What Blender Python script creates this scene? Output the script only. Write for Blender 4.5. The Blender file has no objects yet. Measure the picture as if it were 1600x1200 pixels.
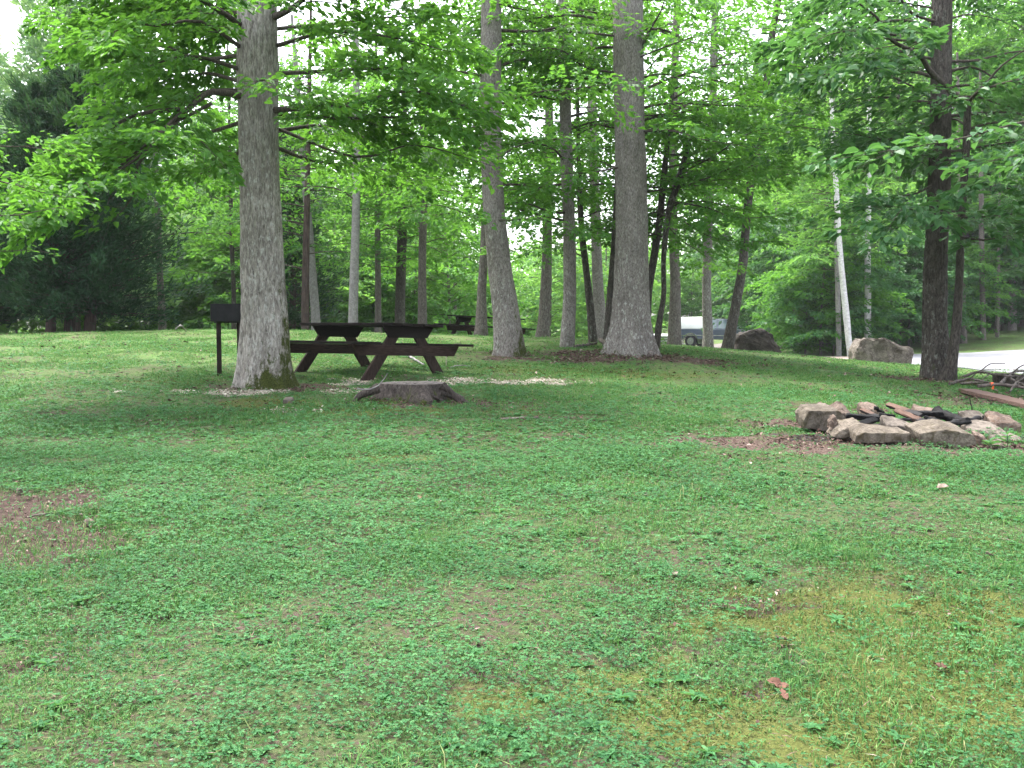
import bpy, bmesh, math, random
import numpy as np
from mathutils import Vector, Matrix

R = math.radians
rng = np.random.default_rng(7)
random.seed(7)
scene = bpy.context.scene
COL = scene.collection

# ------------------------------------------------------------------ camera model
F = 1600 * 35 / 36.0
PITCH = math.atan(95 / F)
EYE = 1.60
CP, SP = math.cos(PITCH), math.sin(PITCH)


def ray(u, v):
    a, b = (u - 800) / F, (600 - v) / F
    return np.array([a, CP + b * SP, -SP + b * CP])


def PX(u, v, Y):
    """world point at distance Y along the line of sight of photo position u, v"""
    d = ray(u, v)
    p = d * (Y / d[1])
    p[2] += EYE
    return p


# ------------------------------------------------------------------ terrain
CTRL = []
for x in (-14, -5, 0, 5, 14):
    CTRL += [(x, -14, -2.25), (x, -6, -1.93), (x, 0, -1.60)]
for x in (-5, 0, 5):
    CTRL.append((x, 5.5, -1.6 + .055 * 5.5))
CTRL += [(-7, 9, -1.1), (0, 9, -1.1), (4.2, 9, -1.115), (8, 9, -1.13)]
GP = [(415, 605, 13.4), (342, 585, 14.7), (690, 592, 14.4), (795, 557, 18.1), (985, 552, 18.8), (886, 543, 20.1),
      (1465, 592, 17), (1250, 563, 21), (1250, 600, 15), (100, 521, 26), (250, 517, 26), (-200, 522, 26), (500, 518, 26),
      (700, 524, 25), (850, 529, 25), (940, 533, 24), (1060, 541, 25), (1140, 547, 26), (1215, 554, 27), (1385, 573, 29),
      (1480, 584, 20), (1600, 587, 20), (1750, 592, 20), (755, 536, 29), (500, 528, 33), (200, 527, 33), (-200, 530, 35)]
for u, v, Y in GP:
    p = PX(u, v, Y)
    CTRL.append((p[0], p[1], p[2] - EYE))
CTRL += [(12, 30, -1.3), (14.5, 42, -1.5), (21, 48, -1.45), (12, 62, -1.55), (15, 70, -1.7), (32, 36, -1.2), (32, 22, -1.0), (0, 42, -1.6), (6, 42, -1.6),
         (-18, 62, -1.6), (0, 65, -2.2), (0, 105, -3), (-45, 100, -2), (28, 56, -.75), (45, 62, 0), (36, 90, 1.0), (16, 100, -1),
         (-80, 30, -1.2), (80, 20, -.6), (-90, 180, -2), (0, 190, -2), (100, 180, 3), (-80, -20, -2), (80, -20, -1.8), (21, 46, -1.42), (26, 50, -1.2)]
CTRL = np.array(CTRL, float)
CTRL[:, 2] += EYE


def tps_fit(P, Z, lam=.02):
    n = len(P)
    d = np.linalg.norm(P[:, None] - P[None], axis=-1)
    K = np.where(d > 0, d * d * np.log(d + 1e-12), 0) + lam * np.eye(n)
    A = np.zeros((n + 3, n + 3))
    A[:n, :n] = K
    A[:n, n] = 1
    A[:n, n + 1:] = P
    A[n, :n] = 1
    A[n + 1:, :n] = P.T
    return np.linalg.solve(A, np.concatenate([Z, np.zeros(3)]))


TPW = tps_fit(CTRL[:, :2], CTRL[:, 2])


def H(x, y):
    x = np.asarray(x, float)
    y = np.asarray(y, float)
    sh = np.broadcast(x, y).shape
    x = np.broadcast_to(x, sh).ravel()
    y = np.broadcast_to(y, sh).ravel()
    out = np.empty(len(x))
    n = len(CTRL)
    for i in range(0, len(x), 40000):
        xx, yy = x[i:i + 40000], y[i:i + 40000]
        d2 = (xx[:, None] - CTRL[None, :, 0]) ** 2 + (yy[:, None] - CTRL[None, :, 1]) ** 2
        out[i:i + 40000] = .5 * (d2 * np.log(d2 + 1e-12)) @ TPW[:n] + TPW[n] + TPW[n + 1] * xx + TPW[n + 2] * yy
    out += .018 * (np.sin(x * 1.7 + 1.3 * np.sin(y * .9)) * np.sin(y * 1.3 + x * .4)) * (1 - np.exp(-np.abs(y) / 4))
    return out.reshape(sh) if sh else float(out[0])


def ground_at(u, v, y0=2.5, y1=60):
    d = ray(u, v)
    d = d / d[1]
    ys = np.arange(y0, y1, .05)
    zz = EYE + d[2] * ys
    hh = H(d[0] * ys, ys)
    k = np.argmax(zz < hh)
    if zz[k] >= hh[k]:
        k = len(ys) - 1
    return np.array([d[0] * ys[k], ys[k], hh[k]])


# ------------------------------------------------------------------ numpy noise
def _hash(i, j, k, s):
    h = (i * 374761393 + j * 668265263 + k * 2147483647 + s * 1274126177) & 0x7fffffff
    h = ((h ^ (h >> 13)) * 1274126177) & 0x7fffffff
    h = ((h ^ (h >> 15)) * 40503) & 0x7fffffff
    return (h & 0xffff) / 65535.0


def noise3(x, y, z, s=0):
    x, y, z = np.broadcast_arrays(np.asarray(x, float), np.asarray(y, float), np.asarray(z, float))
    i, j, k = np.floor(x).astype(np.int64), np.floor(y).astype(np.int64), np.floor(z).astype(np.int64)
    fx, fy, fz = x - i, y - j, z - k
    fx, fy, fz = fx * fx * (3 - 2 * fx), fy * fy * (3 - 2 * fy), fz * fz * (3 - 2 * fz)
    o = 0
    for a in (0, 1):
        for b in (0, 1):
            for c in (0, 1):
                w = (fx if a else 1 - fx) * (fy if b else 1 - fy) * (fz if c else 1 - fz)
                o = o + w * _hash(i + a, j + b, k + c, s)
    return o


def fbm(x, y, z=0., s=0, o=4):
    t, a, n = 0, .5, 0
    for q in range(o):
        t = t + a * noise3(x * 2 ** q, y * 2 ** q, z * 2 ** q, s + q)
        n += a
        a *= .55
    return t / n


def smooth(a, b, x):
    t = np.clip((x - a) / (b - a), 0, 1)
    return t * t * (3 - 2 * t)


# ------------------------------------------------------------------ mesh helpers
def mesh_np(name, V, faces, mats, mat_idx=None, attrs=None, shade=False):
    """V: n x 3, faces: list of (m x k) arrays"""
    me = bpy.data.meshes.new(name)
    V = np.asarray(V, np.float32)
    faces = [np.asarray(f, np.int32) for f in faces if len(f)]
    loops = np.concatenate([f.ravel() for f in faces])
    tot = np.concatenate([np.full(len(f), f.shape[1], np.int32) for f in faces])
    start = np.concatenate([[0], np.cumsum(tot)[:-1]]).astype(np.int32)
    me.vertices.add(len(V))
    me.vertices.foreach_set('co', V.ravel())
    me.loops.add(len(loops))
    me.loops.foreach_set('vertex_index', loops)
    me.polygons.add(len(tot))
    me.polygons.foreach_set('loop_start', start)
    me.polygons.foreach_set('loop_total', tot)
    for m in mats:
        me.materials.append(m)
    if mat_idx is not None:
        me.polygons.foreach_set('material_index', np.asarray(mat_idx, np.int32))
    me.update(calc_edges=True)
    if shade is not False:
        me.polygons.foreach_set('use_smooth', np.ones(len(tot), bool) if shade is True else np.asarray(shade, bool))
    for nm, (dom, arr) in (attrs or {}).items():
        at = me.attributes.new(nm, 'FLOAT', dom)
        at.data.foreach_set('value', np.asarray(arr, np.float32))
    me.validate()
    return me


def link(name, me, parent=None, loc=None):
    o = bpy.data.objects.new(name, me)
    COL.objects.link(o)
    if parent is not None:
        o.parent = parent
    if loc is not None:
        o.location = loc
    return o


def tag(o, label=None, cat=None, group=None, kind=None):
    if label:
        o['label'] = label
    if cat:
        o['category'] = cat
    if group:
        o['group'] = group
    if kind:
        o['kind'] = kind
    return o


def empty(name, loc, label, cat, group=None, rz=0):
    o = bpy.data.objects.new(name, None)
    o.empty_display_size = .2
    COL.objects.link(o)
    o.location = loc
    o.rotation_euler = (0, 0, rz)
    return tag(o, label, cat, group)


class Acc:
    """collects vertices and faces of different shapes with material index and tint"""

    def __init__(s):
        s.V, s.F, s.M, s.T, s.S, s.n = [], {}, {}, {}, {}, 0

    def add(s, V, Fc, mat=0, tint=.5, sm=False):
        V = np.asarray(V, float).reshape(-1, 3)
        Fc = np.asarray(Fc, np.int64)
        k = Fc.shape[1]
        s.F.setdefault(k, []).append(Fc + s.n)
        s.M.setdefault(k, []).append(np.full(len(Fc), mat))
        s.T.setdefault(k, []).append(np.broadcast_to(np.asarray(tint, float), (len(Fc),)))
        s.S.setdefault(k, []).append(np.full(len(Fc), sm))
        s.V.append(V)
        s.n += len(V)

    def mesh(s, name, mats, origin=(0, 0, 0), extra=None):
        ks = sorted(s.F)
        V = np.concatenate(s.V) - np.asarray(origin, float)
        cat = lambda d: np.concatenate([np.concatenate(d[k]) for k in ks])
        at = {'tint': ('FACE', cat(s.T))}
        if extra:
            at.update(extra)
        return mesh_np(name, V, [np.concatenate(s.F[k]) for k in ks], mats, cat(s.M), at, cat(s.S))


def frames(P):
    P = np.asarray(P, float)
    T = np.gradient(P, axis=0)
    T /= np.linalg.norm(T, axis=1)[:, None] + 1e-9
    ref = np.array([0, 0, 1.]) if abs(T[:, 2]).mean() < .8 else np.array([0, 1., 0])
    A = np.cross(T, ref)
    A /= np.linalg.norm(A, axis=1)[:, None] + 1e-9
    B = np.cross(A, T)
    return T, A, B


def tube(acc, P, r, n=6, mat=0, cap=True, tint=.5, jit=0, sm=True):
    P = np.asarray(P, float)
    r = np.broadcast_to(np.asarray(r, float), (len(P),))
    T, A, B = frames(P)
    th = np.arange(n) * 2 * np.pi / n
    rr = r[:, None] * (1 + jit * (rng.random((len(P), n)) - .5))
    V = P[:, None] + rr[..., None] * (np.cos(th)[None, :, None] * A[:, None] + np.sin(th)[None, :, None] * B[:, None])
    m = len(P)
    i = np.arange(m - 1)[:, None] * n
    j = np.arange(n)[None]
    q = np.stack([i + j, i + (j + 1) % n, i + n + (j + 1) % n, i + n + j], -1).reshape(-1, 4)
    acc.add(V, q, mat, tint, sm)
    if cap:
        for a, rev in ((0, True), (m - 1, False)):
            idx = np.arange(n)
            Vc = V[a]
            acc.add(Vc, [idx[::-1] if rev else idx], mat, tint, False)


def catmull(P, step):
    P = np.asarray(P, float)
    Q = np.vstack([2 * P[0] - P[1], P, 2 * P[-1] - P[-2]])
    out = []
    for i in range(len(P) - 1):
        a, b, c, d = Q[i:i + 4]
        n = max(2, int(np.linalg.norm(c - b) / step))
        t = np.linspace(0, 1, n, endpoint=False)[:, None]
        out.append(.5 * (2 * b + (c - a) * t + (2 * a - 5 * b + 4 * c - d) * t ** 2 + (3 * b - a - 3 * c + d) * t ** 3))
    out.append(P[-1:])
    return np.vstack(out)


# ------------------------------------------------------------------ materials
def newmat(name):
    m = bpy.data.materials.new(name)
    m.use_nodes = True
    nt = m.node_tree
    nt.nodes.clear()
    return m, nt


class NT:
    def __init__(s, nt):
        s.nt = nt

    def n(s, t, **kw):
        nd = s.nt.nodes.new(t)
        for k, v in kw.items():
            if k.startswith('i_'):
                nd.inputs[k[2:].replace('_', ' ')].default_value = v
            else:
                setattr(nd, k, v)
        return nd

    def l(s, a, b):
        s.nt.links.new(a, b)

    def mix(s, fac, a, b, mode='MIX'):
        nd = s.nt.nodes.new('ShaderNodeMix')
        nd.data_type = 'RGBA'
        nd.blend_type = mode
        for inp, val in ((nd.inputs[0], fac), (nd.inputs[6], a), (nd.inputs[7], b)):
            if hasattr(val, 'links') or isinstance(val, bpy.types.NodeSocket):
                s.l(val, inp)
            else:
                inp.default_value = val if not isinstance(val, tuple) or len(val) == 4 else (*val, 1)
        return nd.outputs[2]

    def math(s, op, a, b=0., clamp=False):
        nd = s.nt.nodes.new('ShaderNodeMath')
        nd.operation = op
        nd.use_clamp = clamp
        for inp, val in ((nd.inputs[0], a), (nd.inputs[1], b)):
            if isinstance(val, bpy.types.NodeSocket):
                s.l(val, inp)
            else:
                inp.default_value = val
        return nd.outputs[0]

    def ramp(s, fac, stops):
        nd = s.nt.nodes.new('ShaderNodeValToRGB')
        el = nd.color_ramp.elements
        while len(el) < len(stops):
            el.new(.5)
        for e, (p, c) in zip(el, stops):
            e.position = p
            e.color = (*c, 1) if len(c) == 3 else c
        s.l(fac, nd.inputs[0])
        return nd.outputs[0]

    def noise(s, vec, scale, detail=4, rough=.6, dist=0.):
        nd = s.nt.nodes.new('ShaderNodeTexNoise')
        nd.inputs['Scale'].default_value = scale
        nd.inputs['Detail'].default_value = detail
        nd.inputs['Roughness'].default_value = rough
        nd.inputs['Distortion'].default_value = dist
        if vec is not None:
            s.l(vec, nd.inputs['Vector'])
        return nd.outputs[0]

    def attr(s, name):
        nd = s.nt.nodes.new('ShaderNodeAttribute')
        nd.attribute_name = name
        return nd.outputs['Fac']

    def coords(s, scale=(1, 1, 1), kind='Object'):
        tc = s.nt.nodes.new('ShaderNodeTexCoord')
        mp = s.nt.nodes.new('ShaderNodeMapping')
        mp.inputs['Scale'].default_value = scale
        s.l(tc.outputs[kind], mp.inputs[0])
        return mp.outputs[0]

    def out(s, sh):
        o = s.nt.nodes.new('ShaderNodeOutputMaterial')
        s.l(sh, o.inputs[0])

    def pbsdf(s, col, rough=.7, spec=.3, normal=None, metal=0.):
        p = s.nt.nodes.new('ShaderNodeBsdfPrincipled')
        for nm, val in (('Base Color', col), ('Roughness', rough), ('Specular IOR Level', spec), ('Metallic', metal)):
            if isinstance(val, bpy.types.NodeSocket):
                s.l(val, p.inputs[nm])
            else:
                p.inputs[nm].default_value = (*val, 1) if isinstance(val, tuple) and len(val) == 3 else val
        if normal is not None:
            s.l(normal, p.inputs['Normal'])
        return p.outputs[0]

    def bump(s, h, strength=.5, dist=.02):
        b = s.nt.nodes.new('ShaderNodeBump')
        b.inputs['Strength'].default_value = strength
        b.inputs['Distance'].default_value = dist
        s.l(h, b.inputs['Height'])
        return b.outputs[0]


def leaf_mat(name, dark, mid, light, transl=.42, rough=.42, spec=.35):
    m, nt = newmat(name)
    N = NT(nt)
    oi = N.n('ShaderNodeObjectInfo')
    t = N.math('ADD', N.attr('tint'), N.math('MULTIPLY', N.math('SUBTRACT', oi.outputs['Random'], .5), .25), True)
    c = N.ramp(t, [(0, dark), (.5, mid), (1, light)])
    p = N.pbsdf(c, rough, spec)
    tr = N.n('ShaderNodeBsdfTranslucent')
    tc = N.mix(.5, c, (min(1, light[0] * 2.0), min(1, light[1] * 1.7), light[2] * .8))
    N.l(tc, tr.inputs[0])
    mx = N.n('ShaderNodeMixShader')
    mx.inputs[0].default_value = transl
    N.l(p, mx.inputs[1])
    N.l(tr.outputs[0], mx.inputs[2])
    N.out(mx.outputs[0])
    return m


def bark_mat(name, dark, light, lichen=(.42, .43, .38), lich=.5, ridge=26, zs=.16, bump=.8, moss=True, blot=.35):
    m, nt = newmat(name)
    N = NT(nt)
    v = N.coords((1, 1, zs))
    rid = N.noise(v, ridge, 5, .65, .6)
    fine = N.noise(v, ridge * 3.2, 3, .6)
    h = N.math('ADD', N.math('MULTIPLY', rid, .7), N.math('MULTIPLY', fine, .3))
    c = N.ramp(h, [(.36, dark), (.5, tuple(.5 * (a + b) for a, b in zip(dark, light))), (.62, light)])
    v2 = N.coords((1, 1, .55))
    big = N.noise(v2, 3.2, 4, .65)
    c = N.mix(N.math('MULTIPLY', N.math('SUBTRACT', big, .45, True), blot * 6, True), c, tuple(x * .55 for x in dark) if blot > .5 else tuple(x * 1.2 for x in dark))
    lt = N.noise(N.coords((1, 1, .5)), 21, 4, .7)
    lm = N.math('MULTIPLY', N.math('SUBTRACT', lt, .54), 9, True)
    lm2 = N.math('MULTIPLY', N.math('SUBTRACT', N.noise(None, 2.1, 3, .6), .42), 5, True)
    c = N.mix(N.math('MULTIPLY', N.math('MULTIPLY', lm, lm2), lich), c, lichen)
    if moss:
        mo = N.attr('moss')
        mm = N.math('MULTIPLY', N.math('SUBTRACT', N.math('ADD', mo, N.math('MULTIPLY', N.math('SUBTRACT', N.noise(N.coords((1, 1, .6)), 8, 6, .75), .5), 3.2)), .55), 3, True)
        mc = N.ramp(N.noise(N.coords(), 60, 3), [(.35, (.018, .03, .008)), (.65, (.075, .085, .02))])
        c = N.mix(mm, c, mc)
    nrm = N.bump(h, bump, .03)
    N.out(N.pbsdf(c, .9, .12, nrm))
    return m


M = {}
M['leaf_oak'] = leaf_mat('leaf_oak', (.028, .100, .015), (.054, .172, .027), (.092, .240, .038), .52, .5, .25)
M['leaf_maple'] = leaf_mat('leaf_maple', (.027, .102, .019), (.054, .176, .031), (.098, .255, .045), .54, .5, .25)
M['leaf_dark'] = leaf_mat('leaf_dark', (.016, .072, .024), (.034, .120, .038), (.068, .180, .052), .42, .45, .3)
M['leaf_bright'] = leaf_mat('leaf_bright', (.055, .16, .018), (.095, .25, .026), (.15, .34, .038), .5, .5, .25)
M['leaf_pale'] = leaf_mat('leaf_pale', (.048, .15, .036), (.085, .225, .052), (.14, .31, .072), .5, .55, .2)
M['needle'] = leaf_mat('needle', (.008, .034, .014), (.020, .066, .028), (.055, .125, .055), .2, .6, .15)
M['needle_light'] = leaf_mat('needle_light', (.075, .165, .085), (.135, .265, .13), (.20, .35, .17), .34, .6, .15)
M['bark_oak'] = bark_mat('bark_oak', (.085, .073, .064), (.46, .425, .39), (.52, .52, .49), .9, 40, .22, 1.0)
M['bark_grey'] = bark_mat('bark_grey', (.070, .060, .054), (.35, .318, .295), (.46, .47, .43), 1.0, 55, .38, .9)
M['bark_brown'] = bark_mat('bark_brown', (.048, .040, .035), (.205, .178, .16), (.24, .25, .22), .8, 40, .3)
M['bark_dark'] = bark_mat('bark_dark', (.020, .017, .015), (.112, .097, .086), (.25, .27, .235), .8, 34, .3)
M['bark_pale'] = bark_mat('bark_pale', (.15, .14, .135), (.30, .28, .275), (.38, .38, .37), .6, 14, .9, .3)
M['bark_white'] = bark_mat('bark_white', (.34, .33, .32), (.68, .66, .65), (.75, .75, .73), .5, 10, 1.2, .2)
M['bark_cedar'] = bark_mat('bark_cedar', (.03, .022, .02), (.12, .085, .075), (.2, .19, .17), .3, 36, .08)
M['twig'] = bark_mat('twig', (.03, .025, .02), (.10, .085, .07), (.2, .2, .18), .3, 40, .3, .3, False)


def simple_mat(name, a, b, scale=8, vec=(1, 1, 1), rough=.75, spec=.3, bump=.3, bdist=.01, detail=5, mid=(.35, .65), metal=0., rnd=0.):
    m, nt = newmat(name)
    N = NT(nt)
    v = N.coords(vec)
    t = N.noise(v, scale, detail, .65, .3)
    c = N.ramp(t, [(mid[0], a), (mid[1], b)])
    if rnd:
        oi = N.n('ShaderNodeObjectInfo')
        hs = N.n('ShaderNodeHueSaturation')
        N.l(c, hs.inputs['Color'])
        N.l(N.math('ADD', N.math('MULTIPLY', oi.outputs['Random'], rnd), 1 - rnd / 2), hs.inputs['Value'])
        c = hs.outputs[0]
    N.out(N.pbsdf(c, rough, spec, N.bump(t, bump, bdist), metal))
    return m


M['wood_dark'] = simple_mat('wood_dark', (.007, .0055, .005), (.022, .017, .0155), 6, (14, 1.2, 14), .8, .06, .35, .004)
M['wood_brown'] = simple_mat('wood_brown', (.016, .0105, .009), (.052, .033, .028), 6, (1.4, 14, 14), .8, .06, .35, .004)
M['leg_wood'] = simple_mat('leg_wood', (.016, .011, .010), (.050, .034, .029), 5, (9, 9, 2.0), .8, .06, .35, .004)
M['grill_steel'] = simple_mat('grill_steel', (.010, .0105, .012), (.024, .024, .027), 7, (1, 1, 1), .65, .15, .15, .003)
M['grill_post'] = simple_mat('grill_post', (.012, .009, .008), (.042, .029, .025), 9, (1, 1, .3), .75, .1, .3, .004)
M['plank_red'] = simple_mat('plank_red', (.06, .034, .027), (.155, .098, .08), 4, (12, 1, 12), .8, .2, .35, .004)
M['char'] = simple_mat('char', (.003, .003, .0033), (.011, .0105, .0115), 26, (1, 1, 1), .7, .15, .8, .01)
m, nt = newmat('half_char')
N = NT(nt)
v = N.coords()
sp = N.n('ShaderNodeSeparateXYZ')
N.l(v, sp.inputs[0])
t = N.noise(N.coords((2, 16, 16)), 5, 5, .65)
c = N.ramp(t, [(.3, (.045, .024, .017)), (.7, (.135, .078, .056))])
burn = N.math('MULTIPLY', N.math('SUBTRACT', N.math('ADD', N.math('MULTIPLY', sp.outputs[0], 1.5), N.noise(v, 9, 4, .7)), .50), 7, True)
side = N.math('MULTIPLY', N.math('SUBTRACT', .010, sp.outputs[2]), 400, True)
c = N.mix(burn, c, (.012, .011, .012))
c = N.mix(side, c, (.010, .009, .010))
N.out(N.pbsdf(c, .75, .25, N.bump(t, .5, .005)))
M['half_char'] = m
M['stick'] = simple_mat('stick', (.045, .036, .032), (.20, .165, .15), 14, (1, 1, 1), .85, .2, .5, .005, rnd=.6)
M['stick_pale'] = simple_mat('stick_pale', (.14, .13, .125), (.30, .285, .28), 14, (1, 1, 1), .8, .2, .3, .004)
M['ribbon'] = simple_mat('ribbon', (.75, .12, .03), (.85, .17, .05), 5, rough=.5)
M['dry_leaf'] = simple_mat('dry_leaf', (.055, .025, .018), (.15, .072, .048), 30, rough=.8, bump=.2, rnd=.7)
M['pale_leaf'] = simple_mat('pale_leaf', (.13, .09, .07), (.25, .19, .16), 30, rough=.8, bump=.2)


def rock_mat(name, dark, light, stain, sc=5.0):
    m, nt = newmat(name)
    N = NT(nt)
    v = N.coords()
    a = N.noise(v, sc, 6, .7, .4)
    b = N.noise(v, sc * 7, 4, .65)
    h = N.math('ADD', N.math('MULTIPLY', a, .65), N.math('MULTIPLY', b, .35))
    c = N.ramp(h, [(.38, dark), (.6, light)])
    s2 = N.math('MULTIPLY', N.math('SUBTRACT', N.noise(v, sc * 1.3, 3, .6, 1.2), .52), 7, True)
    c = N.mix(N.math('MULTIPLY', s2, .8), c, stain)
    oi = N.n('ShaderNodeObjectInfo')
    hs = N.n('ShaderNodeHueSaturation')
    N.l(c, hs.inputs['Color'])
    N.l(N.math('ADD', N.math('MULTIPLY', oi.outputs['Random'], .4), .8), hs.inputs['Value'])
    N.out(N.pbsdf(hs.outputs[0], .9, .2, N.bump(h, .7, .03)))
    return m


M['rock_tan'] = rock_mat('rock_tan', (.045, .036, .027), (.172, .146, .118), (.055, .044, .024), 7)
M['rock_pink'] = rock_mat('rock_pink', (.062, .043, .034), (.195, .152, .124), (.105, .062, .04), 7)
M['rock_grey'] = rock_mat('rock_grey', (.050, .041, .033), (.19, .163, .138), (.04, .03, .022), 3)
M['rock_darkgrey'] = rock_mat('rock_darkgrey', (.018, .0145, .012), (.080, .066, .057), (.018, .017, .013), 3)


def paint_mat(name, col, rough=.35, spec=.5, metal=0.):
    m, nt = newmat(name)
    N = NT(nt)
    t = N.noise(N.coords(), 3, 3)
    c = N.ramp(t, [(.3, tuple(x * .9 for x in col)), (.7, col)])
    N.out(N.pbsdf(c, rough, spec, None, metal))
    return m


M['paint_white'] = paint_mat('paint_white', (.85, .85, .86))
M['paint_slate'] = paint_mat('paint_slate', (.075, .095, .135), .3)
M['tyre'] = paint_mat('tyre', (.018, .018, .02), .85, .2)
M['chrome'] = paint_mat('chrome', (.55, .56, .58), .25, .5, .9)
M['car_glass'] = paint_mat('car_glass', (.10, .15, .16), .06, .8)
M['lamp_glass'] = paint_mat('lamp_glass', (.6, .58, .55), .15, .6)
M['trailer_steel'] = paint_mat('trailer_steel', (.20, .21, .23), .5, .4, .4)


# ------------------------------------------------------------------ leaves
LK = 2.3   # overall leafiness


def add_leaves(acc, base, d, nrm, L, W, tint, mat=0, shape=4, fold=.16, droop=.18):
    """base, d, nrm: n x 3; a leaf is a pointed kite (4) or a pointed six-sided blade (6)"""
    n = len(base)
    d = d / (np.linalg.norm(d, axis=1)[:, None] + 1e-9)
    s = np.cross(d, nrm)
    s /= np.linalg.norm(s, axis=1)[:, None] + 1e-9
    nn = np.cross(s, d)
    L = np.broadcast_to(L, (n,))[:, None]
    W = np.broadcast_to(W, (n,))[:, None]
    up = nn * W * fold
    if shape == 4:
        P = np.stack([base, base + d * L * .45 + s * W * .5 + up, base + d * L - nn * L * droop, base + d * L * .45 - s * W * .5 + up], 1)
        acc.add(P, np.arange(4 * n).reshape(n, 4), mat, tint)
    else:
        b1 = base + d * L * .28
        b2 = base + d * L * .68 - nn * L * droop * .4
        P = np.stack([base, b1 + s * W * .44 + up, b2 + s * W * .40 + up, base + d * L - nn * L * droop, b2 - s * W * .40 + up, b1 - s * W * .44 + up], 1)
        i = np.arange(n)[:, None] * 6
        q = np.concatenate([i + np.array([[0, 1, 2, 3]]), i + np.array([[0, 3, 4, 5]])])
        acc.add(P, q, mat, np.concatenate([np.broadcast_to(tint, (n,))] * 2))


def limb(wood, crown, ctrl, r0, twig=1.1, spacing=.22, leaf=.10, dens=170, shape=6, tintb=.5, start=.15, lw=.62, rise=.05, lmat=0, tmat=1, twigs=True, flat=.35, droop=.25):
    """one limb with alternating leafy side twigs lying in loose, drooping layers"""
    ctrl = np.array(ctrl, float)
    dl = np.linalg.norm(ctrl[-1] - ctrl[0])
    ctrl[1:] += rng.normal(0, .035, ctrl[1:].shape) * dl * np.array([1, 1, .8])
    P = catmull(ctrl, .18)
    seg = np.linalg.norm(np.diff(P, axis=0), axis=1)
    s = np.concatenate([[0], np.cumsum(seg)])
    LEN = s[-1]
    rad = r0 * (1 - s / LEN * .88)
    tube(wood, P, rad, 7 if r0 > .02 else 5, 1, False)
    T, A, B = frames(P)
    nt = max(3, int(LEN * (1 - start) / spacing))
    ss = np.linspace(LEN * start, LEN * .995, nt)
    bt = tintb + rng.normal(0, .07)
    for k, q in enumerate(ss):
        i = min(np.searchsorted(s, q), len(P) - 1)
        t = q / LEN
        side = 1 if k % 2 else -1
        tl = twig * (.45 + .9 * math.sin(math.pi * min(1, (t - start) / (1.02 - start) * .86 + .1))) * rng.uniform(.65, 1.25) * .75
        if k == nt - 1:
            ang = 0
        else:
            ang = side * R(rng.uniform(38, 72))
        h = T[i].copy()
        h[2] *= .5
        h /= np.linalg.norm(h) + 1e-9
        ca, sa = math.cos(ang), math.sin(ang)
        d = np.array([h[0] * ca - h[1] * sa, h[0] * sa + h[1] * ca, h[2] * .6 + rise + rng.normal(0, .12)])
        d /= np.linalg.norm(d)
        lat = np.cross(d, [0, 0, 1.])
        lat /= np.linalg.norm(lat) + 1e-9
        roll = rng.normal(0, .25)
        lat = lat * math.cos(roll) + np.array([0, 0, 1.]) * math.sin(roll)
        tt = np.linspace(0, 1, 5)[:, None]
        dro = droop * rng.uniform(.5, 1.5)
        tp = P[i] + d * tl * tt - np.array([0, 0, 1.]) * dro * tl * tt ** 2
        if twigs:
            tube(wood if tmat == 0 else crown, tp, np.linspace(max(.004, rad[i] * .35), .002, 5), 3, 0 if tmat == 0 else tmat, False)
        half = .30 * tl + .06
        n = max(4, int((LK if shape == 6 or leaf > .165 else 1.5) * dens * tl * half * 1.35))
        u = rng.random(n) ** .8
        w = half * np.sin(np.pi * np.clip(u * .8 + .16, 0, 1)) * rng.uniform(-1, 1, n)
        pos = P[i] + d * (tl * u)[:, None] - np.array([0, 0, 1.]) * (dro * tl * u ** 2)[:, None] + lat * w[:, None]
        pos[:, 2] += rng.normal(0, .03 + .015 * tl, n) - .12 * np.abs(w)
        ld = d[None] + lat[None] * (np.sign(w) * rng.uniform(.3, 1.5, n))[:, None] + rng.normal(0, .3, (n, 3))
        ld[:, 2] -= rng.uniform(0, .5, n)
        nr = np.array([0, 0, 1.]) + rng.normal(0, flat, (n, 3))
        Ls = leaf * rng.uniform(.65, 1.25, n)
        add_leaves(crown, pos, ld, nr, Ls, Ls * lw * rng.uniform(.8, 1.15, n), np.clip(bt + rng.normal(0, .16, n), 0, 1), lmat, shape)


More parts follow.
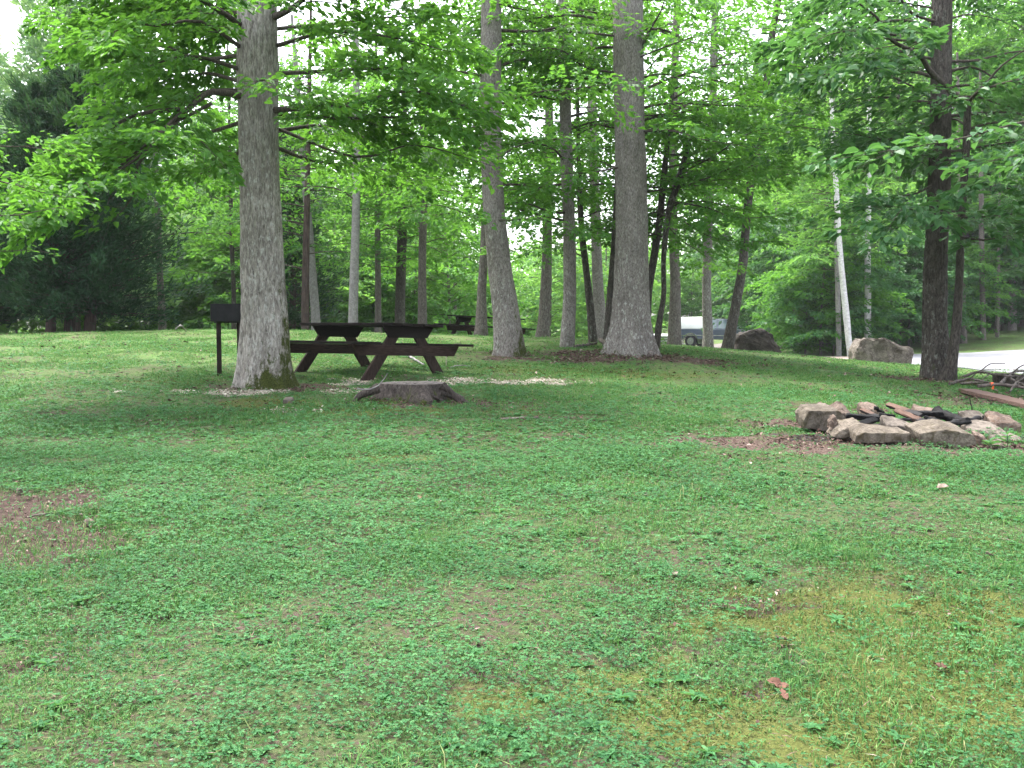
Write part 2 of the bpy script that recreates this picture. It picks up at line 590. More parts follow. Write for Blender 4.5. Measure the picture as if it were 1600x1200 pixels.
def trunk_into(acc, P, r, nseg=20, flare=.6, fh=.45, rough=.05, seed=0, lobes=5, step=.08):
    """round trunk with root flare and uneven bark; returns per-vertex moss values"""
    ctrl = np.column_stack([P, r])
    C = catmull(ctrl, step)
    Q, rr = C[:, :3], C[:, 3]
    n = nseg
    th = np.arange(n) * 2 * np.pi / n
    z = Q[:, 2:3] - Q[0, 2]
    ph = seed * 1.7
    lob = np.maximum(0, np.cos(lobes * th + ph + .8 * np.sin(th * 2 + ph))) ** 1.5
    fl = 1 + flare * np.exp(-z / fh) * (.35 + .95 * lob[None])
    nz = noise3(np.cos(th)[None] * 3.3 + 7 + seed, np.sin(th)[None] * 3.3, z * 1.6, seed)
    nf = noise3(np.cos(th)[None] * 10 + seed, np.sin(th)[None] * 10, z * 2.2, seed + 5)
    rad = rr[:, None] * fl * (1 + rough * 2 * (nz - .5) + rough * 1.2 * (nf - .5))
    if nseg > 60:
        kk = 2.2 * rr.mean() / .25
        rg = 1 - 2 * np.abs(noise3(np.cos(th)[None] * 9 * kk + seed + 1.5 * nz, np.sin(th)[None] * 9 * kk, z * 2.6, seed + 9) - .5)
        rg2 = 1 - 2 * np.abs(noise3(np.cos(th)[None] * 19 * kk + seed, np.sin(th)[None] * 19 * kk, z * 6, seed + 12) - .5)
        rad = rad + .016 * (rg - .7) + .008 * (rg2 - .7)
    V = Q[:, None].repeat(n, 1)
    V[..., 0] += rad * np.cos(th)
    V[..., 1] += rad * np.sin(th)
    m = len(Q)
    i = np.arange(m - 1)[:, None] * n
    j = np.arange(n)[None]
    q = np.stack([i + j, i + (j + 1) % n, i + n + (j + 1) % n, i + n + j], -1).reshape(-1, 4)
    acc.add(V, q, 0, .5, True)
    return z, th, rr[:, None]


def trunk_px(Y, tr, below=.25, top=None):
    """trunk centre line and radii from traced (u, v, width); the first entry is the foot"""
    P = [PX(u, v, Y) for u, v, w in tr]
    r = [w / 2 / F * Y for u, v, w in tr]
    g = H(P[0][0], P[0][1])
    foot = P[0].copy()
    foot[2] = g - below
    if P[0][2] > g + .05:
        P = [foot, *P]
        r = [r[0] * 1.06, *r]
    else:
        P[0] = foot
    if top is not None and P[-1][2] < top:
        d = P[-1] - P[-2]
        d = d / d[2]
        d[:2] = np.clip(d[:2], -.25, .25)
        k = top - P[-1][2]
        P += [P[-1] + d * k * .5, P[-1] + d * k]
        r += [r[-1] * .75, r[-1] * .4]
    return np.array(P), np.array(r), g


def at_h(P, z):
    k = np.clip(np.searchsorted(P[:, 2], z), 1, len(P) - 1)
    t = (z - P[k - 1, 2]) / (P[k, 2] - P[k - 1, 2] + 1e-9)
    return P[k - 1] + (P[k] - P[k - 1]) * np.clip(t, 0, 1)


def make_tree(name, label, Y, tr, bark, leafm, top=9, zlo=3, zhi=8, nl=14, ln=(1.8, 3.2), az=None, moss=None, group=None, leaf=.11, dens=120,
              flare=.5, fh=.35, custom=(), shape=4, twig=1.1, spacing=.26, tint=.5, lobes=5, nseg=18, cat='tree', lr=.03, rise=(.05, .5), rough=.05, extra_stems=(), flat=.35):
    P, r, g = trunk_px(Y, tr, top=top)
    foot = np.array([P[0][0], P[0][1], g])
    root = empty(name, foot, label, cat, group)
    wood, crown = Acc(), Acc()
    z, th, rr = trunk_into(wood, P, r, nseg, flare, fh, rough, int(Y * 7 + tr[0][0]) % 97, lobes, .035 if nseg > 60 else .08)
    nl = int(nl * 1.35)
    zhi = max(zlo + .8, min(zhi, EYE + .332 * Y + .4))
    nmain = wood.n
    zrel = wood.V[0].reshape(-1, 3)[:, 2] - g
    ms = np.zeros(nmain)
    if moss is not None:
        ang = np.tile(th, len(z))
        ms = moss(zrel, ang)
    else:
        ms = .45 * np.exp(-np.maximum(zrel, 0) / .35)
    for EP, er in extra_stems:
        trunk_into(wood, np.array(EP), np.array(er), 12, .1, .3, rough, 3, 4)
    for c in custom:
        c = dict(c)
        limb(wood, crown, c.pop('p'), c.pop('r', .03), **{**dict(leaf=leaf, dens=dens, shape=shape, twig=twig, spacing=spacing, tintb=tint, flat=flat), **c})
    for k in range(nl):
        zz = zlo + (zhi - zlo) * (k + rng.random()) / max(nl, 1)
        p0 = at_h(P, zz)
        a = R(rng.uniform(-38, 218)) if az is None else R(rng.uniform(*az))
        L = rng.uniform(*ln) * (1 - .35 * max(0, (zz - zlo) / (zhi - zlo + 1e-6)) ** 2)
        ri = rng.uniform(*rise)
        t = np.array([0, .3, .65, 1])[:, None]
        dirv = np.array([math.cos(a), math.sin(a), 0])
        side = np.array([-dirv[1], dirv[0], 0]) * rng.normal(0, .12) * L
        pts = p0 + dirv * L * t + np.array([0, 0, 1.]) * L * (ri * t - ri * .9 * t ** 2.2) + side * t ** 2
        limb(wood, crown, pts, lr * rng.uniform(.6, 1.2), leaf=leaf, dens=dens, shape=shape, twig=twig, spacing=spacing, tintb=tint, flat=flat)
    mv = np.zeros(wood.n)
    mv[:nmain] = ms
    link('trunk', wood.mesh('trunk', [M[bark], M['twig']], foot, {'moss': ('POINT', mv)}), root)
    if crown.n:
        link('crown', crown.mesh('crown', [M[leafm], M['twig']], foot), root)
    return root


def pxs(*pts):
    return np.array([PX(*p) for p in pts])

# ------------------------------------------------------------------ patches on the lawn
def patch_list(lst):
    return [(ground_at(u, v), rx, ry, st) for u, v, rx, ry, st in lst]


PATCH = {
    'dirt': patch_list([(30, 795, .72, .42, 1), (115, 845, .45, .36, 1), (70, 822, .5, .36, 1), (590, 842, .16, .12, .7), (945, 846, .14, .12, .7), (1000, 918, .2, .15, .7), (1160, 942, .28, .12, .7),
                        (235, 664, .5, .22, .8), (840, 655, .7, .12, .7), (1195, 1082, .14, .09, .9), (1215, 1020, .10, .10, .9), (130, 1015, .26, .16, .7),
                        (1170, 716, .5, .16, .7), (60, 1045, .22, .08, .8), (480, 1000, .2, .1, .6), (330, 735, .35, .12, .6), (1330, 780, .4, .12, .5), (700, 632, .5, .25, .8)]),
    'moss': patch_list([(1430, 1090, .95, .5, 1), (1520, 960, 1.1, .5, 1), (1290, 985, .6, .3, .9), (1200, 1150, .7, .35, .9), (460, 630, 1.1, .5, 1), (640, 645, 1.2, .35, .9), (630, 718, .5, .18, .8),
                        (950, 585, 1.7, .6, .8), (1060, 585, 1.2, .4, .5), (890, 1105, .4, .12, .8), (270, 598, 1.0, .35, .6), (760, 575, .9, .5, .6), (1370, 900, .8, .3, .6), (100, 1130, .4, .2, .4), (1450, 850, .6, .2, .4)]),
    'litter': patch_list([(960, 560, 1.9, 1.0, 1), (1070, 562, 1.3, .5, .9), (900, 553, 1.2, .7, .9), (1400, 694, 1.6, .5, 1), (1235, 668, .55, .35, 1), (1560, 700, .6, .4, .9), (790, 562, .7, .4, .7),
                          (1465, 596, 1.0, .6, .9), (430, 608, .9, .5, .8), (640, 630, .9, .4, .7), (1560, 625, 1.0, .9, .7), (1380, 612, 1.6, .7, .35), (1340, 640, .7, .3, .4)]),
    'chips': patch_list([(790, 597, .95, .26, 1), (860, 595, .4, .18, .8), (725, 598, .45, .2, .9), (345, 614, .75, .22, .9), (400, 612, .5, .2, .9), (535, 612, .55, .25, .8), (450, 642, .4, .1, .6), (560, 598, .4, .3, .6)]),
    'ash': [(np.array([PX(1430, 668, 9.75)[0], 9.75, 0]), 1.0, .62, 1)],
}


def mask(name, x, y):
    o = np.zeros(np.shape(x))
    if name == 'chips':
        w = fbm(x * 3, y * 3, 0, 11, 3) - .5
    else:
        w = fbm(x * 1.9, y * 1.9, 0, 5, 4) - .5
    w2 = fbm(x * 6, y * 6, 0, 15, 3)
    for c, rx, ry, st in PATCH[name]:
        d = np.sqrt(((x - c[0]) / rx) ** 2 + ((y - c[1]) / ry) ** 2)
        o = np.maximum(o, st * smooth(1.25, .55, d + w * 1.8 + (w2 - .5) * 1.7))
    return o


# ------------------------------------------------------------------ ground
def span(*seg):
    out = [np.array([seg[0][0]], float)]
    for a, b, st in seg:
        n = max(1, int(round((b - a) / st)))
        out.append(np.linspace(a, b, n + 1)[1:])
    return np.concatenate(out)


gx = span((-240, -60, 12), (-60, -16, 1.6), (-16, 16, .11), (16, 60, .9), (60, 240, 12))
gy = span((-60, -8, 4), (-8, 2.4, .5), (2.4, 28, .11), (28, 60, .5), (60, 120, 2), (120, 300, 12))
GX, GY = np.meshgrid(gx, gy)
GZ = H(GX, GY)
edge = np.maximum(np.abs(GX), np.abs(GY - 60)) > 150
GZ = np.where(np.abs(GZ) > 12, np.clip(GZ, -12, 12), GZ)
fx, fy = GX.ravel(), GY.ravel()
near = (np.abs(fx) < 17) & (fy > 1) & (fy < 29)
masks = {}
for nm in PATCH:
    a = np.zeros(len(fx))
    a[near] = mask(nm, fx[near], fy[near])
    masks[nm] = a
dz = np.zeros(len(fx))
dz[near] = (fbm(fx[near] * 5, fy[near] * 5, 0, 3, 3) - .5) * .030 + (fbm(fx[near] * 1.1, fy[near] * 1.1, 0, 8, 2) - .5) * .06 - .022 * masks['dirt'][near]
V = np.column_stack([fx, fy, GZ.ravel() + dz])
nxg = len(gx)
ii = (np.arange(len(gy) - 1)[:, None] * nxg + np.arange(nxg - 1)[None]).ravel()
q = np.stack([ii, ii + 1, ii + 1 + nxg, ii + nxg], -1)

m, nt = newmat('ground_soil')
N = NT(nt)
v = N.coords()
n1 = N.noise(v, 1.3, 5, .65)
n2 = N.noise(v, 14, 5, .7)
n3 = N.noise(v, 75, 4, .7)
nl = N.noise(v, 38, 5, .75, .5)
soil = N.ramp(n2, [(.3, (.030, .020, .016)), (.55, (.064, .043, .036)), (.75, (.115, .082, .070))])
lawn = N.ramp(n3, [(.3, (.045, .090, .026)), (.5, (.085, .165, .042)), (.72, (.14, .235, .065))])
lawn2 = N.ramp(n3, [(.3, (.045, .070, .026)), (.5, (.095, .130, .045)), (.72, (.155, .19, .075))])
lawn = N.mix(N.math('MULTIPLY', N.math('SUBTRACT', N.noise(v, .55, 4, .7), .42), 4, True), lawn, lawn2)
sp = N.n('ShaderNodeSeparateXYZ')
N.l(v, sp.inputs[0])
# under the tall clover close by the soil shows between plants; farther back the mown lawn is dense
thin = N.math('MULTIPLY', N.math('SUBTRACT', N.math('ADD', n2, N.math('MULTIPLY', n1, .5)), .70), 5, True)
thatch = N.ramp(nl, [(.3, (.026, .040, .016)), (.5, (.052, .082, .028)), (.62, (.080, .098, .042)), (.75, (.125, .115, .070))])
back = N.math('MULTIPLY', N.math('SUBTRACT', sp.outputs[1], 9.5), .14, True)
c = N.mix(thin, N.mix(back, thatch, lawn), soil)
mossc = N.ramp(n3, [(.3, (.036, .046, .014)), (.5, (.080, .092, .025)), (.75, (.130, .138, .040))])


def wm(name, k=1.0, th=.78):
    a = N.attr(name)
    return N.math('MULTIPLY', N.math('SUBTRACT', N.math('ADD', a, N.math('MULTIPLY', nl, .7)), th), 3.2 * k, True)


c = N.mix(wm('moss', .55, .70), c, mossc)
c = N.mix(wm('dirt'), c, soil)
lit = N.ramp(nl, [(.3, (.026, .019, .015)), (.5, (.075, .051, .042)), (.62, (.14, .098, .082)), (.75, (.24, .185, .16))])
c = N.mix(wm('litter', 1, .62), c, lit)
chip = N.ramp(nl, [(.35, (.12, .095, .07)), (.5, (.34, .30, .25)), (.65, (.58, .54, .48))])
c = N.mix(wm('chips', 1, .62), c, chip)
ash = N.ramp(n2, [(.35, (.012, .011, .011)), (.7, (.07, .06, .058))])
c = N.mix(wm('ash', 2), c, ash)
hh = N.math('ADD', N.math('MULTIPLY', nl, .6), N.math('MULTIPLY', n3, .4))
N.out(N.pbsdf(c, .95, .1, N.bump(hh, .8, .03)))
M['ground'] = m
g = link('ground', mesh_np('ground', V, [q], [m], None, {k: ('POINT', a) for k, a in masks.items()}, True))
tag(g, kind='structure')


# lawn: grass blades, clover, moss cushions - nobody could count these
def scatter(y0, y1, n, pad=1.06):
    y = np.sqrt(rng.random(n) * (y1 ** 2 - y0 ** 2) + y0 ** 2)
    x = (rng.random(n) * 2 - 1) * (y * .5143 * pad + .9)
    return x, y


def area(y0, y1):
    return (y1 ** 2 - y0 ** 2) * .545 + 1.8 * (y1 - y0)


def bare(x, y):
    return np.maximum.reduce([mask('dirt', x, y) * .82, mask('litter', x, y) * .92, mask('chips', x, y) * .93, mask('ash', x, y), mask('moss', x, y) * .62])


m, nt = newmat('grass_blades')
N = NT(nt)
c = N.ramp(N.attr('tint'), [(0, (.030, .095, .028)), (.4, (.065, .175, .042)), (.75, (.12, .25, .058)), (1, (.26, .25, .12))])
p = N.pbsdf(c, .6, .15)
tr = N.n('ShaderNodeBsdfTranslucent')
N.l(c, tr.inputs[0])
mx = N.n('ShaderNodeMixShader')
mx.inputs[0].default_value = .3
N.l(p, mx.inputs[1])
N.l(tr.outputs[0], mx.inputs[2])
N.out(mx.outputs[0])
M['grass'] = m
M['clover'] = leaf_mat('clover_leaves', (.026, .095, .036), (.054, .165, .058), (.098, .235, .086), .28, .6, .12)


def build_grass():
    acc = Acc()
    for y0, y1, per, hgt, wid in ((2.9, 6.5, 7800, .040, .0036), (6.5, 11, 4200, .034, .0055), (11, 18, 3000, .032, .009), (18, 28, 1500, .034, .014)):
        x, y = scatter(y0, y1, int(per * area(y0, y1)))
        k = rng.random(len(x)) < (1 - bare(x, y)) * (.25 + 1.1 * smooth(.32, .62, fbm(x * 1.6, y * 1.6, 0, 31, 3) + .4 * (fbm(x * 7, y * 7, 0, 37, 2) - .5)))
        x, y = x[k], y[k]
        n = len(x)
        z = H(x, y) - .012
        a = rng.random(n) * 6.283
        d = np.column_stack([np.cos(a), np.sin(a), np.zeros(n)])
        s = np.column_stack([-np.sin(a), np.cos(a), np.zeros(n)])
        tall = smooth(.55, .75, fbm(x * 2.3, y * 2.3, 0, 44, 2))
        h = (hgt * rng.uniform(.5, 1.3, n) * (1 + .5 * tall) * np.where(rng.random(n) < .04, 1.9, 1))[:, None]
        lean = rng.uniform(.2, 1.5, n)[:, None]
        w = (wid * rng.uniform(.7, 1.4, n))[:, None]
        b = np.column_stack([x, y, z])
        up = np.array([0, 0, 1.])
        p1 = b + d * h * lean * .35 + up * h * .62
        p2 = b + d * h * lean + up * h * (.9 - .18 * lean ** 2)
        P = np.stack([b - s * w * .5, b + s * w * .5, p1 + s * w * .42, p1 - s * w * .42, p2], 1)
        i = np.arange(n)[:, None] * 5
        dry = rng.random(n) < .09
        t = np.clip(.42 + rng.normal(0, .15, n) + .18 * smooth(8, 20, y) + .15 * (fbm(x * .7, y * .7, 0, 9, 2) - .5), 0, .8)
        t = np.where(dry, rng.uniform(.85, 1, n), t)
        acc.add(P, i + np.array([[0, 1, 2, 3]]), 0, t)
        acc.F.setdefault(3, []).append(i + np.array([[3, 2, 4]]) + acc.n - len(P) * 5)
        acc.M.setdefault(3, []).append(np.zeros(n, int))
        acc.T.setdefault(3, []).append(t)
        acc.S.setdefault(3, []).append(np.zeros(n, bool))
    o = link('grass', acc.mesh('grass', [M['grass']]))
    tag(o, kind='stuff')


def build_clover():
    acc = Acc()
    for y0, y1, per, sz in ((2.9, 5.5, 4400, .0102), (5.5, 9, 2300, .0140), (9, 14, 560, .023), (14, 20, 150, .03)):
        x, y = scatter(y0, y1, int(per * area(y0, y1)))
        pt = fbm(x * 1.1, y * 1.1, 0, 21, 4)
        k = rng.random(len(x)) < (1 - bare(x, y)) ** 1.3 * (.32 + .85 * smooth(.34, .60, pt + .55 * (fbm(x * 5, y * 5, 0, 77, 2) - .5) - .010 * x)) * (1 - .6 * smooth(9, 18, y))
        x, y = x[k], y[k]
        n = len(x)
        hgt = rng.uniform(.015, .055, n) * (.7 + .8 * smooth(.45, .7, fbm(x * 1.1, y * 1.1, 0, 21, 4)))
        c = np.column_stack([x, y, H(x, y) + hgt])
        a0 = rng.random(n) * 6.283
        S = sz * rng.uniform(.6, 1.35, n)
        tt = np.clip(.45 + rng.normal(0, .22, n) + .6 * (fbm(x * 2.5, y * 2.5, 0, 6, 2) - .5), 0, 1)
        tilt = rng.normal(0, .32, (n, 3))
        for q in range(3):
            a = a0 + q * 2.094
            d = np.column_stack([np.cos(a), np.sin(a), rng.normal(-.08, .2, n)])
            nr = np.array([0, 0, 1.]) + tilt + rng.normal(0, .12, (n, 3))
            add_leaves(acc, c, d, nr, S, S * .95, tt, 0, 4, .10, .1)
    o = link('clover', acc.mesh('clover', [M['clover']]))
    tag(o, kind='stuff')


def build_weeds():
    """low broad-leaved weeds in rosettes among the clover"""
    acc = Acc()
    x, y = scatter(3, 12, 2600)
    k = rng.random(len(x)) < (1 - bare(x, y))
    x, y = x[k], y[k]
    for i in range(len(x)):
        n = rng.integers(5, 10)
        a = rng.random() * 6 + np.arange(n) * 2.4
        c = np.tile([x[i], y[i], H(x[i], y[i]) + .012], (n, 1))
        d = np.column_stack([np.cos(a), np.sin(a), rng.uniform(.15, .7, n)])
        L = rng.uniform(.025, .06) * rng.uniform(.7, 1.2, n)
        add_leaves(acc, c, d, np.array([0, 0, 1.]) + rng.normal(0, .2, (n, 3)), L, L * .45, np.clip(rng.normal(.6, .15, n), 0, 1), 0, 6, .12, .3)
    tag(link('weeds', acc.mesh('weeds', [M['clover']])), kind='stuff')


def build_moss():
    acc = Acc()
    for y0, y1, per, sz in ((2.9, 6, 5200, .010), (6, 10, 1300, .016), (10, 20, 420, .03)):
        x, y = scatter(y0, y1, int(per * area(y0, y1)))
        k = rng.random(len(x)) < mask('moss', x, y) * 1.3 * smooth(.38, .58, fbm(x * 4, y * 4, 0, 71, 3))
        x, y = x[k], y[k]
        n = len(x)
        c = np.column_stack([x, y, H(x, y) + rng.uniform(-.004, .014, n)])
        d = rng.normal(0, 1, (n, 3))
        d[:, 2] = np.abs(d[:, 2]) * .8
        S = sz * rng.uniform(.6, 1.5, n)
        add_leaves(acc, c, d, np.array([0, 0, 1.]) + rng.normal(0, .6, (n, 3)), S, S * .7, np.clip(rng.normal(.5, .2, n), 0, 1))
    mm, nt = newmat('moss_cushion')
    NN = NT(nt)
    NN.out(NN.pbsdf(NN.ramp(NN.attr('tint'), [(0, (.034, .050, .014)), (.5, (.090, .108, .027)), (1, (.16, .170, .05))]), .9, .1))
    tag(link('moss', acc.mesh('moss', [mm])), kind='stuff')


def build_litter():
    """brown leaf litter and pale wood chips lying on the bare patches"""
    mm, nt = newmat('leaf_litter')
    NN = NT(nt)
    NN.out(NN.pbsdf(NN.ramp(NN.attr('tint'), [(0, (.030, .018, .014)), (.45, (.090, .055, .043)), (.8, (.18, .122, .10)), (1, (.30, .24, .205))]), .85, .15))
    acc = Acc()
    for y0, y1, per, sz in ((3, 8, 700, .02), (8, 13, 520, .035), (13, 24, 230, .055)):
        x, y = scatter(y0, y1, int(per * area(y0, y1)))
        mk = np.maximum(mask('litter', x, y), mask('dirt', x, y) * .6) + .035 + .05 * mask('moss', x, y)
        k = rng.random(len(x)) < mk
        x, y = x[k], y[k]
        n = len(x)
        a = rng.random(n) * 6.283
        c = np.column_stack([x, y, H(x, y) + rng.uniform(.004, .03, n)])
        S = sz * rng.uniform(.5, 1.6, n)
        add_leaves(acc, c, np.column_stack([np.cos(a), np.sin(a), rng.normal(0, .35, n)]), np.array([0, 0, 1.]) + rng.normal(0, .45, (n, 3)), S, S * rng.uniform(.3, .7, n), np.clip(rng.normal(.5, .26, n), 0, 1))
    x, y = scatter(2.9, 12, int(150 * area(2.9, 12)))
    n = len(x)
    a = rng.random(n) * 6.283
    S = rng.uniform(.02, .065, n)
    add_leaves(acc, np.column_stack([x, y, H(x, y) + rng.uniform(.004, .035, n)]), np.column_stack([np.cos(a), np.sin(a), rng.normal(0, .2, n)]), np.array([0, 0, 1.]) + rng.normal(0, .3, (n, 3)), S, .0035, np.clip(rng.normal(.6, .18, n), 0, 1), 0, 4, .0, .1)
    tag(link('leaf_litter', acc.mesh('leaf_litter', [mm])), kind='stuff')
    m2, nt = newmat('wood_chip')
    NN = NT(nt)
    NN.out(NN.pbsdf(NN.ramp(NN.attr('tint'), [(0, (.20, .15, .11)), (.5, (.46, .40, .33)), (1, (.70, .66, .58))]), .85, .15))
    acc = Acc()
    x, y = scatter(11, 17, int(900 * area(11, 17)))
    k = rng.random(len(x)) < mask('chips', x, y)
    x, y = x[k], y[k]
    n = len(x)
    a = rng.random(n) * 6.283
    c = np.column_stack([x, y, H(x, y) + rng.uniform(.002, .03, n)])
    S = .035 * rng.uniform(.5, 1.7, n)
    add_leaves(acc, c, np.column_stack([np.cos(a), np.sin(a), rng.normal(0, .3, n)]), np.array([0, 0, 1.]) + rng.normal(0, .4, (n, 3)), S, S * rng.uniform(.25, .6, n), rng.random(n))
    tag(link('wood_chips', acc.mesh('wood_chips', [m2])), kind='stuff')


build_grass()
build_clover()
build_weeds()
build_moss()
build_litter()

# ------------------------------------------------------------------ parking lot, path
def sheet(name, poly, mat, lift, step):
    """flat paved sheet inside a plan polygon, following the ground"""
    bm = bmesh.new()
    vs = [bm.verts.new((x, y, 0)) for x, y in poly]
    bm.faces.new(vs)
    xs, ys = [p[0] for p in poly], [p[1] for p in poly]
    for a in np.arange(min(xs) + step, max(xs), step):
        bmesh.ops.bisect_plane(bm, geom=bm.verts[:] + bm.edges[:] + bm.faces[:], plane_co=(a, 0, 0), plane_no=(1, 0, 0))
    for a in np.arange(min(ys) + step, max(ys), step):
        bmesh.ops.bisect_plane(bm, geom=bm.verts[:] + bm.edges[:] + bm.faces[:], plane_co=(0, a, 0), plane_no=(0, 1, 0))
    co = np.array([v.co[:] for v in bm.verts])
    hz = H(co[:, 0], co[:, 1])
    for v_, z_ in zip(bm.verts, hz):
        v_.co.z = z_ + lift
    be = [e for e in bm.edges if e.is_boundary]
    ex = bmesh.ops.extrude_edge_only(bm, edges=be)
    for v_ in ex['geom']:
        if isinstance(v_, bmesh.types.BMVert):
            v_.co.z -= lift + .15
    me = bpy.data.meshes.new(name)
    bm.to_mesh(me)
    bm.free()
    me.materials.append(mat)
    o = link(name, me)
    return tag(o, kind='structure')


M['asphalt'] = simple_mat('asphalt_worn', (.15, .152, .168), (.215, .217, .235), 3, rough=.8, bump=.15)
M['sandy'] = simple_mat('sandy_gravel', (.2, .15, .125), (.36, .29, .245), 9, rough=.9, bump=.4)
M['drive'] = simple_mat('gravel_drive', (.09, .08, .072), (.18, .16, .15), 9, rough=.9, bump=.4)
sheet('parking_lot', [(10.2, 18), (10.4, 22), (11.6, 28), (13.2, 34), (14.3, 40), (15.4, 44), (19, 47), (26, 48.5), (50, 47), (50, 18)], M['asphalt'], .03, 1.3)
sheet('parking_spur', [(5, 57), (5, 76), (20, 76), (20, 57)], M['drive'], .03, 1.5)
sheet('gravel_path', [(26.5, 49.2), (31, 56), (38, 62), (52, 68), (52, 64), (41, 58), (36, 53), (33, 49)], M['drive'], .03, 1.5)
sheet('sandy_shoulder', [(12.2, 36), (13.2, 41), (14.2, 46), (15.2, 44.2), (14.2, 40), (13.1, 34.1)], M['sandy'], .035, 1.)

# ------------------------------------------------------------------ trees of the clearing
def moss_oak(z, a):
    return np.clip(1.1 * np.exp(-np.maximum(z, 0) / .42) * (.45 + .75 * np.maximum(0, np.cos(a + .9))) + .62 * smooth(.55, .98, np.cos(a - .05)) * smooth(3.6, .4, z), 0, 1)


def moss_right(z, a):
    return np.clip(.45 * np.exp(-np.maximum(z, 0) / .3) + .5 * smooth(.3, .95, np.cos(a + .3)) * smooth(2.4, .2, z), 0, 1)


G_CLEAR = 'trees standing in the picnic clearing'
OY = 13.4
make_tree('oak_tree', 'thick grey oak with mossy foot standing between the black grill and the near picnic table', OY,
          [(417, 604, 80), (416, 580, 76), (415, 540, 74), (412, 450, 68), (406, 300, 61), (403, 150, 60), (402, 0, 57)], 'bark_oak', 'leaf_oak',
          top=10, zlo=6.0, zhi=9, nl=7, ln=(2.6, 4.2), moss=moss_oak, leaf=.105, dens=150, flare=.62, fh=.30, shape=6, nseg=150, spacing=.24, rough=.07, lobes=6,
          custom=[
              dict(p=pxs((385, 152, 13.3), (330, 160, 12.8), (290, 170, 12.3), (255, 205, 11.8), (190, 250, 11.3), (110, 285, 10.8)), r=.05, twig=1.1, start=.2),
              dict(p=pxs((255, 205, 11.8), (225, 255, 11.6), (210, 300, 11.4), (170, 350, 11.2)), r=.03, twig=.8, tintb=.6, dens=80),
              dict(p=pxs((290, 170, 12.3), (215, 190, 12.2), (130, 225, 12), (20, 275, 11.6)), r=.03, twig=1.0),
              dict(p=pxs((330, 162, 12.9), (250, 205, 12.3), (160, 245, 11.9), (50, 300, 11.5)), r=.025, twig=1.0, tintb=.45),
              dict(p=pxs((290, 170, 12.3), (215, 235, 11.6), (120, 300, 11.0), (5, 345, 10.5)), r=.025, twig=.9, tintb=.5),
              dict(p=pxs((380, 140, 13.4), (320, 140, 13.2), (240, 165, 12.9), (180, 190, 12.7)), r=.02, twig=.9, tintb=.4),
              dict(p=pxs((385, 85, 13.6), (330, 75, 14.2), (260, 65, 14.8), (180, 80, 15.4)), r=.03, twig=1.2, tintb=.4),
              dict(p=pxs((385, 130, 13.6), (330, 125, 14.4), (265, 130, 15.2), (190, 150, 15.8)), r=.03, twig=1.2, tintb=.35),
              dict(p=pxs((385, 20, 13.6), (330, 10, 14.4), (250, 15, 15.2), (170, 30, 15.8)), r=.03, twig=1.2, tintb=.4),
              dict(p=pxs((385, 210, 13.7), (345, 245, 14.6), (300, 260, 15.4), (240, 285, 16)), r=.025, twig=1.1, tintb=.4),
              dict(p=pxs((378, 40, 13.3), (330, 18, 12.6), (285, 5, 12), (235, -20, 11.5)), r=.045, twig=1.1),
              dict(p=pxs((378, 75, 13.3), (300, 25, 12.4), (235, 22, 12), (215, 40, 11.8), (180, 55, 11.6), (150, 70, 11.5)), r=.03, twig=1.0, tintb=.6),
              dict(p=pxs((380, 110, 13.3), (310, 95, 13.0), (240, 105, 12.7), (185, 118, 12.5)), r=.03, twig=1.1, tintb=.45),
              dict(p=pxs((380, 190, 13.5), (330, 215, 14.0), (280, 225, 14.6), (215, 235, 15)), r=.03, twig=1.0, tintb=.35),
              dict(p=pxs((430, 172, 13.3), (480, 155, 12.9), (540, 138, 12.5), (640, 140, 12.1), (735, 160, 11.8)), r=.045, twig=1.0, tintb=.58),
              dict(p=pxs((430, 26, 13.3), (460, 12, 12.9), (480, -6, 12.5), (540, -40, 11.8)), r=.05, twig=1.0),
              dict(p=pxs((430, 72, 13.4), (520, 55, 13.0), (600, 60, 12.6), (690, 85, 12.2)), r=.03, twig=1.1, tintb=.55),
              dict(p=pxs((430, 115, 13.4), (540, 110, 12.6), (640, 120, 12.2), (760, 150, 11.9)), r=.03, twig=.9, tintb=.62),
              dict(p=pxs((430, 205, 13.6), (520, 215, 14.0), (620, 232, 14.4), (720, 250, 14.7)), r=.03, twig=1.1, tintb=.4),
              dict(p=pxs((430, 230, 13.6), (500, 255, 14.4), (580, 262, 15.2), (660, 275, 16)), r=.03, twig=1.0, tintb=.35, dens=85),
              dict(p=pxs((430, 45, 13.5), (500, 30, 14), (620, 35, 14.5), (720, 60, 15)), r=.03, twig=1.2, tintb=.5),
              dict(p=pxs((400, 130, 13.1), (405, 128, 12.4), (425, 132, 11.9), (470, 140, 11.4)), r=.02, twig=.7, tintb=.55, dens=90),
              dict(p=pxs((430, 178, 13.5), (540, 185, 12.9), (630, 195, 12.5), (745, 225, 12.1)), r=.03, twig=1.0, tintb=.55),
              dict(p=pxs((430, 200, 13.6), (560, 240, 13.0), (660, 232, 12.7), (755, 262, 12.4)), r=.025, twig=.8, tintb=.6, dens=80),
          ])
